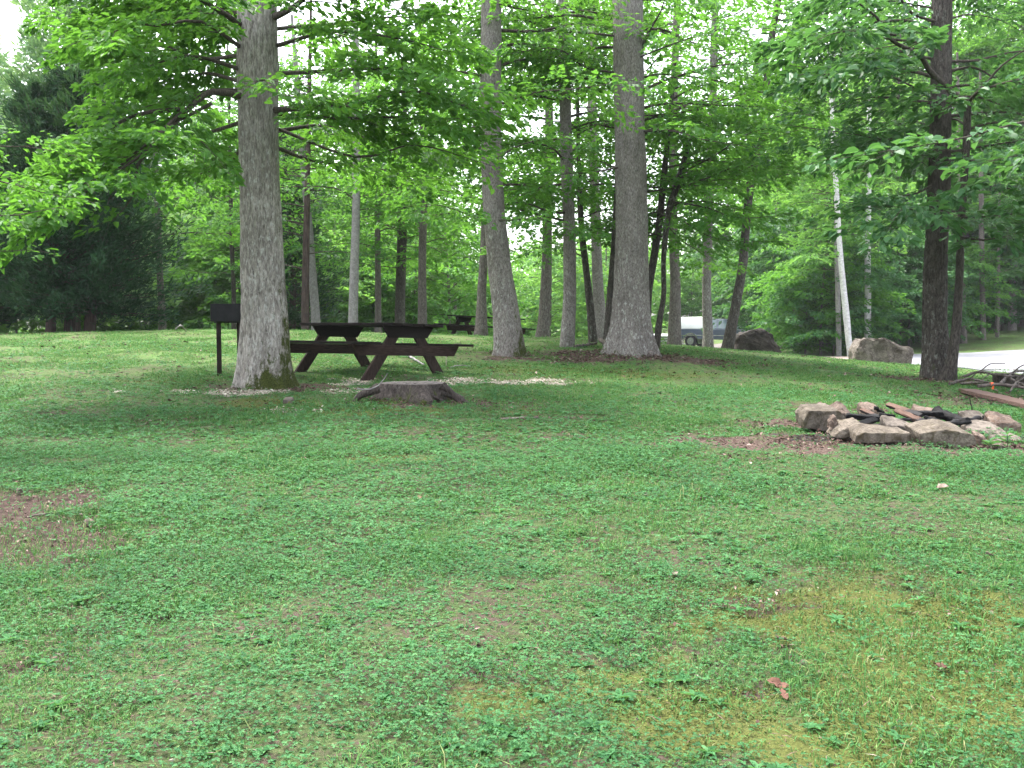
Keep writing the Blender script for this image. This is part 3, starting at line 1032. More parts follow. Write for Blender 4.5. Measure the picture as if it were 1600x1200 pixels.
make_tree('oak_tree', 'leaning grey trunk rising just behind the right end of the near picnic table', 18.1,
          [(795, 556, 50), (794, 530, 45), (789, 480, 40), (779, 400, 36), (770, 300, 32), (767, 150, 31), (768, 0, 30)], 'bark_grey', 'leaf_maple',
          top=10, zlo=3.8, zhi=9, nl=16, ln=(2, 3.2), moss=moss_right, leaf=.12, dens=90, flare=.5, fh=.25, nseg=100,
          custom=[dict(p=pxs((772, 350, 18), (740, 330, 17.6), (690, 325, 17.2), (640, 335, 17)), r=.02, tintb=.5),
                  dict(p=pxs((770, 250, 18), (820, 235, 17.5), (860, 215, 17.2), (900, 220, 17)), r=.02, tintb=.45),
                  dict(p=pxs((775, 345, 18), (815, 335, 17.4), (845, 345, 17.2), (880, 360, 17)), r=.02, tintb=.4)])
make_tree('oak_tree', 'thickest straight grey trunk with flared foot in the leaf litter of the clearing', 18.8,
          [(985, 551, 74), (985, 530, 66), (986, 500, 59), (987, 400, 51), (986, 300, 48), (983, 150, 46), (981, 0, 45)], 'bark_grey', 'leaf_maple',
          top=11, zlo=5, zhi=10, nl=18, ln=(2.4, 3.8), leaf=.125, dens=80, flare=.62, fh=.36, nseg=120, lobes=5,
          custom=[dict(p=pxs((1003, 75, 18.7), (1020, 40, 18.4), (1030, 20, 18.2), (1045, -20, 18)), r=.035),
                  dict(p=pxs((965, 262, 18.5), (920, 268, 18), (880, 275, 17.6), (830, 290, 17.2)), r=.02, tintb=.5),
                  dict(p=pxs((1007, 205, 18.6), (1050, 200, 18), (1100, 205, 17.5), (1150, 225, 17)), r=.025, tintb=.5)])
make_tree('maple_tree', 'straight slim grey-brown trunk next left of the thickest trunk', 20.1,
          [(885, 543, 24), (887, 520, 22), (890, 450, 20), (889, 350, 19), (884, 200, 18), (880, 0, 16)], 'bark_grey', 'leaf_maple',
          top=10, zlo=3.6, zhi=9.5, nl=20, ln=(1.6, 3), leaf=.12, dens=75, flare=.3, fh=.2, tint=.4)
make_tree('maple_tree', 'thin dark trunk leaning left, close behind the slim grey-brown trunk', 22,
          [(928, 534, 16), (924, 500, 13), (918, 440, 11), (909, 360, 10), (905, 280, 7), (903, 200, 6), (902, 100, 5)], 'bark_dark', 'leaf_maple',
          top=9, zlo=2.9, zhi=8.5, nl=20, ln=(1.4, 2.8), leaf=.125, dens=75, flare=.25, fh=.2, tint=.42, lr=.02)
make_tree('maple_tree', 'mottled grey trunk behind the thin dark leaning one, left of the thickest trunk', 25,
          [(940, 532, 20), (938, 500, 19), (934, 440, 17), (929, 300, 15), (925, 150, 14), (927, 0, 13)], 'bark_grey', 'leaf_maple',
          top=11, zlo=4.4, zhi=10, nl=16, ln=(1.6, 3), leaf=.13, dens=60, flare=.25, fh=.2)
make_tree('maple_tree', 'dark trunk hugging the left edge of the thickest trunk', 20.5,
          [(951, 538, 20), (955, 480, 17), (959, 420, 15), (964, 340, 13), (967, 260, 11)], 'bark_dark', 'leaf_maple',
          top=7, zlo=4, zhi=6.5, nl=6, ln=(1, 2), leaf=.12, dens=70, flare=.25, fh=.2)
make_tree('maple_tree', 'grey-brown trunk with a smooth foot at the crest between the two larger foreground trunks', 27,
          [(847, 529, 23), (850, 500, 19), (854, 420, 16), (856, 300, 14), (858, 200, 13), (855, 60, 11)], 'bark_brown', 'leaf_maple',
          top=12, zlo=4.6, zhi=11, nl=18, ln=(1.6, 3.2), leaf=.14, dens=55, flare=.3, fh=.25, tint=.4)
make_tree('maple_tree', 'brown trunk standing in front of the far picnic table', 25.5,
          [(752, 523, 22), (752, 505, 18), (753, 450, 14), (757, 380, 13), (760, 250, 12), (760, 100, 11)], 'bark_brown', 'leaf_maple',
          top=11, zlo=4, zhi=10, nl=14, ln=(1.6, 3), leaf=.13, dens=60, flare=.35, fh=.2)
make_tree('maple_tree', 'dark crooked trunk slanting out from behind the right side of the thickest trunk', 21,
          [(1009, 548, 16), (1011, 500, 13), (1014, 450, 12), (1022, 400, 12), (1030, 350, 11), (1035, 300, 10)], 'bark_dark', 'leaf_maple',
          top=7, zlo=3.4, zhi=6.5, nl=9, ln=(1.4, 2.6), leaf=.125, dens=80, flare=.2, fh=.2, tint=.45)
make_tree('understory_tree', 'thin crooked sapling just right of the thickest trunk, carrying low layered leaves', 20.5,
          [(1024, 545, 12), (1030, 505, 10), (1037, 460, 8), (1037, 400, 8), (1045, 330, 10), (1058, 290, 11), (1066, 260, 9), (1078, 220, 7)], 'bark_dark', 'leaf_maple',
          top=6, zlo=3.2, zhi=5.6, nl=6, ln=(1.2, 2), leaf=.13, dens=95, flare=.2, fh=.15, tint=.5, lr=.02,
          custom=[dict(p=pxs((1066, 270, 20.4), (1110, 240, 19.4), (1160, 215, 18.6), (1215, 195, 18)), r=.022, tintb=.55),
                  dict(p=pxs((1060, 290, 20.4), (1110, 275, 19.4), (1170, 262, 18.6), (1240, 268, 18)), r=.022, tintb=.55),
                  dict(p=pxs((1050, 315, 20.4), (1090, 325, 19.4), (1150, 325, 18.6), (1220, 340, 18)), r=.022, tintb=.5),
                  dict(p=pxs((1045, 330, 20.4), (1080, 345, 19.4), (1120, 365, 18.8), (1180, 385, 18.4)), r=.02, tintb=.42),
                  dict(p=pxs((1066, 265, 20.5), (1100, 200, 20), (1150, 180, 19.4), (1190, 170, 19)), r=.02, tintb=.55),
                  dict(p=pxs((1042, 340, 20.5), (1020, 330, 21), (1000, 345, 21.5), (960, 360, 22)), r=.02, tintb=.38),
                  dict(p=pxs((1040, 350, 20.5), (1060, 375, 21), (1090, 400, 21.5), (1120, 420, 22)), r=.016, tintb=.35)])
make_tree('maple_tree', 'stout brown trunk in front of the slatted trailer and the back of the pickup', 27,
          [(1054, 541, 24), (1054, 510, 20), (1055, 440, 16), (1052, 350, 14), (1052, 200, 12), (1056, 60, 11)], 'bark_brown', 'leaf_maple',
          top=12, zlo=4.2, zhi=11, nl=16, ln=(1.6, 3), leaf=.14, dens=55, flare=.3, fh=.25)
make_tree('maple_tree', 'straight grey trunk in front of the cab of the white-capped pickup', 28,
          [(1107, 546, 20), (1106, 520, 16), (1104, 450, 14), (1108, 330, 13), (1113, 180, 12), (1117, 30, 11)], 'bark_grey', 'leaf_maple',
          top=12, zlo=4.6, zhi=11, nl=18, ln=(1.6, 3), leaf=.14, dens=55, flare=.3, fh=.25)
make_tree('maple_tree', 'dark trunk leaning right beside the dark boulder', 27.5,
          [(1134, 548, 22), (1141, 520, 18), (1151, 470, 15), (1161, 410, 14), (1166, 350, 13), (1175, 270, 13), (1195, 200, 12), (1200, 100, 11), (1216, 0, 10)], 'bark_dark', 'leaf_maple',
          top=12, zlo=4.6, zhi=11, nl=22, ln=(1.6, 3.2), leaf=.14, dens=55, flare=.25, fh=.25, tint=.5)

# the pair at the right
make_tree('oak_tree', 'dark lichen-spotted trunk standing between the fire ring and the pale boulder', 17,
          [(1464, 590, 50), (1463, 560, 42), (1461, 500, 36), (1462, 420, 34), (1467, 300, 32), (1470, 150, 30), (1472, 0, 29)], 'bark_dark', 'leaf_dark',
          top=9, zlo=4.2, zhi=8.5, nl=20, ln=(2, 3.2), leaf=.135, dens=75, flare=.42, fh=.25, nseg=90, tint=.45,
          custom=[dict(p=pxs((1455, 290, 16.8), (1420, 300, 16.2), (1380, 300, 15.8), (1320, 310, 15.4)), r=.02, tintb=.4)])
make_tree('understory_tree', 'thin forked tree with big dark leaves growing against the lichen-spotted trunk', 16.6,
          [(1482, 588, 26), (1488, 560, 17), (1495, 500, 14), (1499, 430, 12), (1503, 330, 11), (1510, 230, 11), (1512, 165, 11), (1513, 150, 7)], 'bark_dark', 'leaf_dark',
          top=None, zlo=4.2, zhi=5.2, nl=4, ln=(1.4, 2.4), leaf=.17, dens=62, flare=.2, fh=.2, shape=6, lr=.02, tint=.5,
          custom=[dict(p=pxs((1510, 165, 16.6), (1490, 125, 16.2), (1455, 90, 15.8), (1400, 55, 15.2), (1370, 35, 14.9), (1340, -5, 14.4)), r=.06, start=.4),
                  dict(p=pxs((1455, 90, 15.8), (1400, 95, 15.2), (1340, 110, 14.6), (1275, 120, 14.2)), r=.02, tintb=.45),
                  dict(p=pxs((1400, 55, 15.2), (1350, 50, 14.8), (1300, 55, 14.4), (1250, 70, 14)), r=.02, tintb=.5),
                  dict(p=pxs((1512, 165, 16.6), (1535, 145, 16.2), (1575, 128, 15.8), (1640, 115, 15.2)), r=.035),
                  dict(p=pxs((1512, 160, 16.6), (1545, 120, 16.4), (1575, 100, 16.2), (1640, 60, 16)), r=.03),
                  dict(p=pxs((1507, 250, 16.5), (1540, 245, 15.8), (1580, 250, 15.2), (1640, 260, 14.6)), r=.02, tintb=.45),
                  dict(p=pxs((1503, 330, 16.5), (1470, 325, 15.6), (1430, 330, 15), (1400, 350, 14.6)), r=.02, tintb=.5),
                  dict(p=pxs((1503, 340, 16.5), (1540, 330, 15.8), (1580, 340, 15.4), (1640, 350, 15)), r=.02, tintb=.5),
                  dict(p=pxs((1500, 370, 16.5), (1540, 375, 16), (1590, 385, 15.6), (1660, 395, 15)), r=.02, tintb=.42),
                  dict(p=pxs((1506, 290, 16.6), (1560, 290, 16.4), (1600, 300, 16.2), (1660, 300, 16)), r=.02, tintb=.4)])
# trees just outside the frame whose boughs reach in
make_tree('beech_tree', 'tree just past the right edge reaching in one pale bough of big leaves', 12.5,
          [(1760, 640, 40), (1755, 450, 32), (1750, 200, 28), (1750, 0, 26)], 'bark_grey', 'leaf_dark', top=7, zlo=4.5, zhi=6.8, nl=7, ln=(1.5, 2.4), leaf=.16, dens=60, shape=6,
          az=(-60, 60), tint=.55,
          custom=[dict(p=pxs((1750, 190, 12.4), (1660, 196, 12.2), (1600, 201, 12), (1510, 210, 11.8), (1420, 222, 11.6), (1330, 240, 11.4)), r=.022, start=.45, twig=.75, tintb=.62),
                  dict(p=pxs((1750, 215, 12.4), (1660, 240, 12.2), (1590, 250, 12), (1540, 262, 11.8)), r=.02, twig=.7, tintb=.5)])
make_tree('beech_tree', 'tree just past the left edge reaching in bright yellow-green leafy boughs', 9.5,
          [(-210, 700, 50), (-205, 500, 42), (-200, 200, 36), (-200, 0, 34)], 'bark_grey', 'leaf_oak', top=7, zlo=3.6, zhi=6.5, nl=7, ln=(1.4, 2.2), leaf=.062, dens=240, shape=6,
          az=(150, 230), tint=.6, twig=.7,
          custom=[dict(p=pxs((-200, 200, 9.5), (-90, 215, 9.1), (0, 232, 8.8), (55, 225, 8.6)), r=.022, start=.35, twig=.6),
                  dict(p=pxs((-200, 260, 9.5), (-80, 265, 9.1), (10, 272, 8.8), (95, 300, 8.6)), r=.022, start=.35, twig=.6),
                  dict(p=pxs((-200, 320, 9.5), (-80, 320, 9.3), (0, 335, 9), (95, 325, 8.8)), r=.02, start=.35, twig=.55),
                  dict(p=pxs((-200, 360, 9.5), (-100, 370, 9.3), (-30, 385, 9), (40, 392, 8.9)), r=.016, start=.35, twig=.4)])

# slim trunks at the back of the clearing, left of the middle
def back_tree(label, Y, tr, bark, leafm='leaf_maple', **kw):
    a = dict(top=11, zlo=3.4, zhi=10, nl=20, ln=(1.5, 3.2), leaf=.16, dens=38, flare=.2, fh=.2, nseg=12, twig=1.3, spacing=.36, lr=.022)
    a.update(kw)
    return make_tree('slender_tree', label, Y, tr, bark, leafm, **a)


back_tree('pale smooth straight trunk rising behind the middle of the near picnic table', 28, [(551, 524, 16), (552, 480, 15), (555, 380, 13), (557, 250, 12), (556, 100, 11)], 'bark_pale', zlo=4.5)
back_tree('pale trunk leaning left behind the left end of the near picnic table', 31, [(495, 524, 16), (492, 480, 14), (486, 400, 13), (478, 300, 11), (470, 200, 10)], 'bark_pale', zlo=4.2)
back_tree('dark cedar-brown trunk close beside the pale leaning trunk', 29, [(477, 522, 12), (477, 470, 12), (478, 400, 11), (480, 300, 9)], 'bark_cedar', 'leaf_dark', zlo=3, nl=14)
back_tree('thin brown trunk behind the near picnic table, right of the pale smooth one', 32, [(591, 526, 12), (591, 480, 10), (590, 380, 9), (589, 250, 8)], 'bark_brown')
back_tree('broad broken dark trunk half hidden by leaves behind the near picnic table', 33, [(626, 526, 17), (625, 480, 16), (628, 380, 15), (630, 250, 12)], 'bark_dark')
back_tree('grey-brown trunk with a knot just left of the far picnic table', 30, [(660, 526, 16), (660, 490, 14), (660, 400, 12), (662, 300, 11), (660, 100, 10)], 'bark_brown')
back_tree('thin dark trunk seen directly above the black grill', 33, [(365, 528, 8), (365, 450, 7), (362, 380, 7), (360, 280, 6)], 'bark_dark', zlo=2.6)
back_tree('grey trunk beside the cedars with fallen branches at its foot', 30, [(254, 522, 13), (253, 480, 11), (250, 430, 10), (247, 350, 9)], 'bark_brown', zlo=3.6, nl=14)
back_tree('thin pale upright trunk left of the leaning white one across the lot', 46, [(1311, 556, 9), (1310, 500, 8), (1308, 400, 8), (1306, 250, 7)], 'bark_pale', 'leaf_pale', top=14, zlo=4, zhi=13, leaf=.2, dens=24)
back_tree('leaning white trunk behind the pale boulder', 45, [(1330, 556, 10), (1322, 490, 10), (1316, 430, 9), (1311, 370, 8), (1307, 300, 8)], 'bark_white', 'leaf_pale', top=14, zlo=4.2, zhi=13, leaf=.2, dens=24)
back_tree('straight white trunk rising directly behind the pale boulder', 47, [(1356, 550, 11), (1356, 480, 10), (1356, 400, 9), (1357, 320, 8), (1358, 200, 7)], 'bark_white', 'leaf_pale', top=14, zlo=5, zhi=13, leaf=.2, dens=24)
back_tree('grey trunk right of the lichen-spotted one at the far side of the lot', 54, [(1505, 532, 12), (1504, 480, 10), (1502, 400, 9), (1500, 300, 8)], 'bark_brown', 'leaf_dark', top=16, zlo=4, zhi=15, leaf=.22, dens=20)
back_tree('straight reddish-grey trunk at the wood edge across the lot', 55, [(1536, 524, 9), (1535, 460, 8), (1534, 400, 8), (1533, 280, 7)], 'bark_brown', 'leaf_dark', top=16, zlo=4, zhi=15, leaf=.22, dens=20)
back_tree('thin trunk in front of the dark hollow at the wood edge, near the right edge', 56, [(1558, 522, 6), (1559, 480, 6), (1560, 420, 5)], 'bark_brown', 'leaf_dark', top=10, zlo=3, zhi=9, leaf=.2, dens=20)


# cedars at the left
def make_cedar(label, Y, u, v, height, rad, bare_to, mat, w, n=210, card=.22, lean=0, dens=1., cw=.05):
    p = PX(u, v, Y)
    g = H(p[0], p[1])
    foot = np.array([p[0], p[1], g])
    root = empty('cedar_tree', foot, label, 'cedar tree')
    wood, crown = Acc(), Acc()
    P = np.array([foot + [lean * t * height * .1 + .1 * math.sin(t * 5), 0, t * height - .2 * (t == 0)] for t in np.linspace(0, 1, 7)])
    r = np.linspace(w / 2, .02, 7)
    trunk_into(wood, P, r, 14, .3, .2, .1, int(u) % 50, 4, .2)
    nm = wood.n
    for k in range(n):
        t = (k + rng.random()) / n
        z = bare_to + (height - bare_to) * t ** 1.15
        a = k * 2.39996 + rng.normal(0, .3)
        prof = (.55 + .45 * smooth(0, .14, t)) * (1 - t) ** .62 + .05
        L = rad * prof * rng.uniform(.7, 1.12) * (1 + .22 * math.sin(a * 3 + z * 1.3))
        ri = rng.uniform(.25, .7) * smooth(-.05, .25, t) + .5 * t - .12 * (t < .12)
        d = np.array([math.cos(a), math.sin(a), 0])
        c = at_h(P, g + z)
        tt = np.linspace(0, 1, 5)[:, None]
        B = c + d * L * tt + np.array([0, 0, 1.]) * L * ri * (tt * .35 + .45 * tt ** 2)
        tube(wood, B, np.linspace(.022, .004, 5), 4, 0, False)
        m = int(130 * dens * (.4 + L / 1.8))
        q = rng.random(m) ** .7 * .86 + .14
        base = np.column_stack([np.interp(q, tt[:, 0], B[:, i]) for i in range(3)])
        spread = .07 + .30 * L * .5 * np.sin(np.pi * np.clip(q * .8 + .1, 0, 1))
        base += rng.normal(0, 1, (m, 3)) * (spread * .55)[:, None] * np.array([1, 1, .8])
        dd = d * rng.uniform(.5, 1.4, m)[:, None] + rng.normal(0, .55, (m, 3)) + np.array([0, 0, .55])
        S = card * rng.uniform(.5, 1.3, m)
        add_leaves(crown, base, dd, rng.normal(0, 1, (m, 3)) + [0, 0, .6], S, S * cw / .22 * 1.0, np.clip(rng.normal(.45 + .12 * (rng.random() - .5), .2, m), 0, 1), 0, 4, .1, -.1)
    mv = np.zeros(wood.n)
    link('trunk', wood.mesh('trunk', [M['bark_cedar']], foot, {'moss': ('POINT', mv)}), root)
    link('crown', crown.mesh('crown', [M[mat]], foot), root)
    return root


make_cedar('dark cedar whose low boughs sweep down to the right over the lawn edge', 27, 140, 521, 6.8, 2.8, .5, 'needle', .30)
make_cedar('dark cedar with a bare reddish lower trunk, left of the sweeping cedar', 26.5, 78, 522, 6.4, 2.0, .9, 'needle', .26, n=190)
make_cedar('dark cedar at the left edge of the picture behind the bright beech leaves', 27.5, -30, 524, 5.6, 2.3, .4, 'needle', .28, n=180)
make_cedar('dark cedar standing behind the gap between the two nearest cedar trunks', 28.5, 108, 521, 6.6, 1.8, .9, 'needle', .32, n=150)
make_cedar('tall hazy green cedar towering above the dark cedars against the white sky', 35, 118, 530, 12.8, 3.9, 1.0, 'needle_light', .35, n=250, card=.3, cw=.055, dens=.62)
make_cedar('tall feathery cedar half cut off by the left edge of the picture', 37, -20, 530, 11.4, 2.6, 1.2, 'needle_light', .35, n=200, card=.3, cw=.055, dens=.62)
make_cedar('dark cedar hidden low behind the pale leaning trunk and the oak', 36, 455, 528, 7.5, 1.9, .6, 'needle', .28, n=130)


# ------------------------------------------------------------------ woodland behind (copies of a few kinds)
def proto_tree(name, height, rad, zlo, leafm, bark, nl, leaf, dens, twig, r0, layer=.35):
    root = bpy.data.objects.new(name, None)
    wood, crown = Acc(), Acc()
    P = np.array([[.15 * math.sin(t * 4 + height) * t * height * .12, .1 * math.cos(t * 3) * t, t * height - .4 * (t == 0)] for t in np.linspace(0, 1, 7)])
    trunk_into(wood, P, np.linspace(r0, .03, 7), 8, .2, .3, .05, int(height * 10), 4, .6)
    for k in range(nl):
        t = (k + rng.random()) / nl
        z = zlo + (height * .97 - zlo) * t
        a = k * 2.39996 + rng.normal(0, .4)
        L = rad * (.35 + .65 * math.sin(math.pi * min(1, .25 + .72 * t))) * rng.uniform(.6, 1.15)
        ri = rng.uniform(.1, .5) + .3 * t
        tt = np.array([0, .35, .7, 1])[:, None]
        d = np.array([math.cos(a), math.sin(a), 0])
        pts = at_h(P, z) + d * L * tt + np.array([0, 0, 1.]) * L * (ri * tt - ri * .8 * tt ** 2.2)
        limb(wood, crown, pts, .016, twig, .42 * twig / 1.2, leaf, dens, 4, np.clip(.5 + rng.normal(0, .14), .2, .8), .2, .66, flat=layer, twigs=False)
    a = wood.mesh('trunk', [M[bark], M['twig']], (0, 0, 0), {'moss': ('POINT', np.zeros(wood.n))})
    b = crown.mesh('crown', [M[leafm]])
    return a, b


PROTO = {
    'tallA': proto_tree('t', 14, 3.2, 2.6, 'leaf_pale', 'bark_grey', 76, .24, 22, 1.7, .16),
    'tallB': proto_tree('t', 14, 2.8, 3.2, 'leaf_pale', 'bark_brown', 70, .24, 22, 1.6, .14),
    'tallC': proto_tree('t', 14, 3.6, 2.0, 'leaf_oak', 'bark_grey', 78, .25, 22, 1.8, .18),
    'bushA': proto_tree('t', 5, 2.6, .25, 'leaf_maple', 'bark_brown', 52, .17, 44, 1.4, .06),
    'bushB': proto_tree('t', 5, 2.8, .3, 'leaf_dark', 'bark_dark', 52, .18, 40, 1.5, .06),
    'bushC': proto_tree('t', 5, 2.4, .25, 'leaf_pale', 'bark_brown', 50, .17, 44, 1.4, .05),
}
G_TALL = 'tall trees of the woodland behind the clearing'
G_BUSH = 'leafy understory trees along the woodland edge'
L_TALL = 'tall slender broadleaf tree among the many in the woodland beyond the clearing'
L_BUSH = 'low leafy understory tree in the green wall at the woodland edge'
WOODN = [0, 0]


def wood_copy(kind, x, y, height):
    if 975 < 800 + F * x / y < 1180 and y < 80:      # the parked vehicles stand in a gap of the wood
        return
    if 1100 < 800 + F * x / y < 1222 and y < 60:
        rng.random(3)
        return
    a, b = PROTO[kind]
    tall = kind.startswith('tall')
    o = empty('woodland_tree' if tall else 'understory_tree', (x, y, H(x, y)), L_TALL if tall else L_BUSH, 'tree', G_TALL if tall else G_BUSH, rng.random() * 6.28)
    s = height / (14 if tall else 5)
    o.scale = (s * rng.uniform(.9, 1.15), s * rng.uniform(.9, 1.15), s)
    link('trunk', a, o)
    link('crown', b, o)
    WOODN[0 if tall else 1] += 1


def wood_row(u0, u1, y0, y1, n, kinds, h0, h1):
    for k in range(n):
        u = u0 + (u1 - u0) * (k + rng.uniform(.1, .9)) / n
        Y = rng.uniform(y0, y1)
        x = (u - 800) / F * Y
        wood_copy(kinds[int(rng.integers(len(kinds)))], x, Y, rng.uniform(h0, h1))


# left: bright leafy wall not far behind the oak and the near table
wood_row(-260, 240, 44, 54, 7, ['tallA', 'tallC'], 8, 11)
wood_row(230, 720, 40, 47, 9, ['bushA', 'bushC', 'bushA'], 4.2, 6.2)
wood_row(250, 720, 46, 56, 9, ['tallA', 'tallB', 'tallC'], 8.5, 11.5)
wood_row(180, 740, 58, 72, 9, ['tallA', 'tallC', 'bushC'], 10, 13)
wood_row(-330, 260, 38, 43, 9, ['bushA', 'bushC', 'bushB'], 3.2, 4.8)
wood_row(110, 470, 50, 60, 6, ['tallA', 'tallC', 'tallB'], 12, 14.5)
# middle: hazy, farther and lower
wood_row(690, 1060, 60, 72, 8, ['bushC', 'bushA', 'bushC'], 5, 7)
wood_row(680, 1080, 74, 92, 8, ['tallB', 'tallA', 'bushC'], 7, 9.5)
wood_row(740, 1100, 95, 110, 6, ['tallB', 'tallA'], 8, 11)
# right of the middle, behind the pickup and between pickup and white trunks
wood_row(1040, 1200, 86, 96, 6, ['bushA', 'bushB', 'bushC'], 5.5, 7.5)
wood_row(1165, 1330, 47, 54, 8, ['bushA', 'bushB', 'bushA'], 4.2, 5.6)
wood_row(1200, 1345, 55, 62, 6, ['bushB', 'tallA'], 6, 9)
wood_row(1060, 1330, 97, 108, 7, ['tallA', 'tallB', 'tallC'], 15, 18)
wood_row(1190, 1420, 62, 74, 6, ['tallB', 'tallA'], 14, 19)
# right: deep woods across the lot
wood_row(1210, 1720, 64, 78, 9, ['tallA', 'tallC', 'tallB'], 20, 25)
wood_row(1350, 1480, 53, 58, 4, ['bushB', 'bushA', 'bushB'], 4.5, 6.5)
wood_row(1480, 1700, 62, 68, 7, ['bushB', 'bushA', 'bushB'], 4.5, 7)
wood_row(1380, 1800, 60, 70, 9, ['tallB', 'tallC', 'tallA'], 17, 21)
wood_row(1400, 1900, 74, 90, 8, ['tallA', 'tallC', 'bushB'], 19, 24)
wood_row(1480, 1850, 68, 76, 7, ['bushB'], 5, 7)


def far_woods():
    """the far wood that reads as one mass"""
    acc = Acc()
    n = 30000
    u = rng.uniform(-900, 2500, n)
    Y = rng.uniform(118, 150, n)
    x = (u - 800) / F * Y
    top = 9 + 5 * fbm(x * .06, 0 * x, 0, 3, 3) + 4 * (noise3(x * .22, x * 0, x * 0, 2) - .5) + 9 * smooth(15, 60, x)
    z = H(x, Y) + top * rng.random(n) ** .8
    P = np.column_stack([x, Y, z])
    S = rng.uniform(.5, 1.1, n)
    add_leaves(acc, P, rng.normal(0, 1, (n, 3)) * [1, 1, .5], np.array([0, 0, 1.]) + rng.normal(0, .6, (n, 3)), S, S * .7, np.clip(.5 + .9 * (fbm(x * .25, z * .25, 0, 4, 3) - .5) + rng.normal(0, .12, n), 0, 1))
    tag(link('woods', acc.mesh('woods', [M['leaf_pale']])), 'far wood filling the gaps behind all other trees', 'woods', kind='stuff')


far_woods()
print('WOOD', WOODN)

# ------------------------------------------------------------------ bmesh parts
def prism(bm, poly, axis, a, b):
    """extrude a 2-D outline: axis 'x' -> outline is (y, z), 'y' -> (x, z), 'z' -> (x, y)"""
    def co(p, t):
        return {'x': (t, p[0], p[1]), 'y': (p[0], t, p[1]), 'z': (p[0], p[1], t)}[axis]
    A = [bm.verts.new(co(p, a)) for p in poly]
    B = [bm.verts.new(co(p, b)) for p in poly]
    bm.faces.new(A)
    bm.faces.new(B[::-1])
    n = len(poly)
    for i in range(n):
        bm.faces.new((A[i], B[i], B[(i + 1) % n], A[(i + 1) % n]))


def box(bm, x0, x1, y0, y1, z0, z1):
    prism(bm, [(x0, y0), (x1, y0), (x1, y1), (x0, y1)], 'z', z0, z1)


def bm_obj(name, bm, mat, parent=None, bevel=.006, smoothed=False, loc=None, mats=None):
    bmesh.ops.recalc_face_normals(bm, faces=bm.faces[:])
    if bevel:
        ed = [e for e in bm.edges if len(e.link_faces) == 2 and e.calc_face_angle(0) > .6]
        bmesh.ops.bevel(bm, geom=ed, offset=bevel, segments=2, affect='EDGES', profile=.6, clamp_overlap=True)
    me = bpy.data.meshes.new(name)
    bm.to_mesh(me)
    bm.free()
    for mm in (mats or [mat]):
        me.materials.append(mm)
    if smoothed:
        me.polygons.foreach_set('use_smooth', np.ones(len(me.polygons), bool))
    return link(name, me, parent, loc)


def dup(root, loc, rot, label):
    r = root.copy()
    COL.objects.link(r)
    r.location = loc
    r.rotation_euler = rot
    r['label'] = label
    for ch in list(root.children):
        c = ch.copy()
        COL.objects.link(c)
        c.parent = r
        c.matrix_parent_inverse = ch.matrix_parent_inverse
        for gc in list(ch.children):
            d = gc.copy()
            COL.objects.link(d)
            d.parent = c
    return r


# picnic tables: local y is the long axis, x the direction of the frames
def picnic_table():
    root = empty('picnic_table', (0, 0, 0), 'near dark wooden picnic table standing beside the mossy oak and behind the stump', 'picnic table', 'dark wooden picnic tables')
    L, W, hs = 2.30, 1.04, .80
    bm = bmesh.new()
    pw = W / 5
    for i in range(5):
        x0 = -W / 2 + i * pw
        dz = random.uniform(-.002, .002)
        box(bm, x0 + .005, x0 + pw - .005, -L / 2 + .09 + random.uniform(-.012, .012), L / 2 - .09 + random.uniform(-.012, .012), .722 + dz, .762 + dz)
    bm_obj('tabletop', bm, M['wood_dark'], root, .005)
    for s in (-1, 1):
        bm = bmesh.new()
        for j in range(2):
            x0 = s * .92 - .145 + j * .147
            dz = random.uniform(-.002, .002)
            box(bm, x0, x0 + .141, -L / 2 + random.uniform(-.01, .01), L / 2 + random.uniform(-.01, .01), .447 + dz, .485 + dz)
        bm_obj('bench', bm, M['wood_dark'], root, .005)
    for e in (-1, 1):
        y = e * hs
        bm = bmesh.new()
        prism(bm, [(-.50, .7195), (.50, .7195), (.37, .555), (-.37, .555)], 'y', y - .065, y - .025)
        bm_obj('cleat', bm, M['wood_dark'], root, .004)
        bm = bmesh.new()
        prism(bm, [(-1.04, .4445), (1.04, .4445), (.945, .295), (-.945, .295)], 'y', y - .066, y - .026)
        bm_obj('bench_support', bm, M['wood_brown'], root, .004)
        for s in (-1, 1):
            bm = bmesh.new()
            w = .105
            prism(bm, [(s * .74 - w, -.06), (s * .74 + w, -.06), (s * .14 + w, .7185), (s * .14 - w, .7185)], 'y', y - .0235 + .002 * s, y + .018 + .002 * s)
            bm_obj('leg', bm, M['leg_wood'], root, .004)
    return root


table = picnic_table()
TY = 15.06
table.location = (-2.16, TY, H(-2.16, TY) * .3 + .7 * (EYE - .775))
table.rotation_euler = (0, R(1.9), .848)
t2 = PX(757, 534.5, 30)
dup(table, (t2[0], t2[1], t2[2]), (R(0), R(3.2), R(90 + 8)), 'far dark wooden picnic table seen edge-on beyond the crest, between the tree trunks')
t2o = [o for o in COL.objects if o.get('label', '').startswith('far dark wooden')][0]
t2o.rotation_euler = (Matrix.Rotation(R(3.3), 3, 'Y') @ Matrix.Rotation(R(64), 3, 'Z')).to_euler()

# charcoal grill on two posts
gp = ground_at(343, 586)
ga = PX(358, 480, gp[1])
root = empty('charcoal_grill', (gp[0], gp[1], gp[2]), 'black steel box grill on two posts beside the mossy oak trunk', 'grill')
sc = gp[1] / F
bm = bmesh.new()
BW, BH, BD = .74, 27 * sc, .42
top = EYE + PX(343, 475, gp[1])[2] - EYE - gp[2]
x0 = -6 * sc
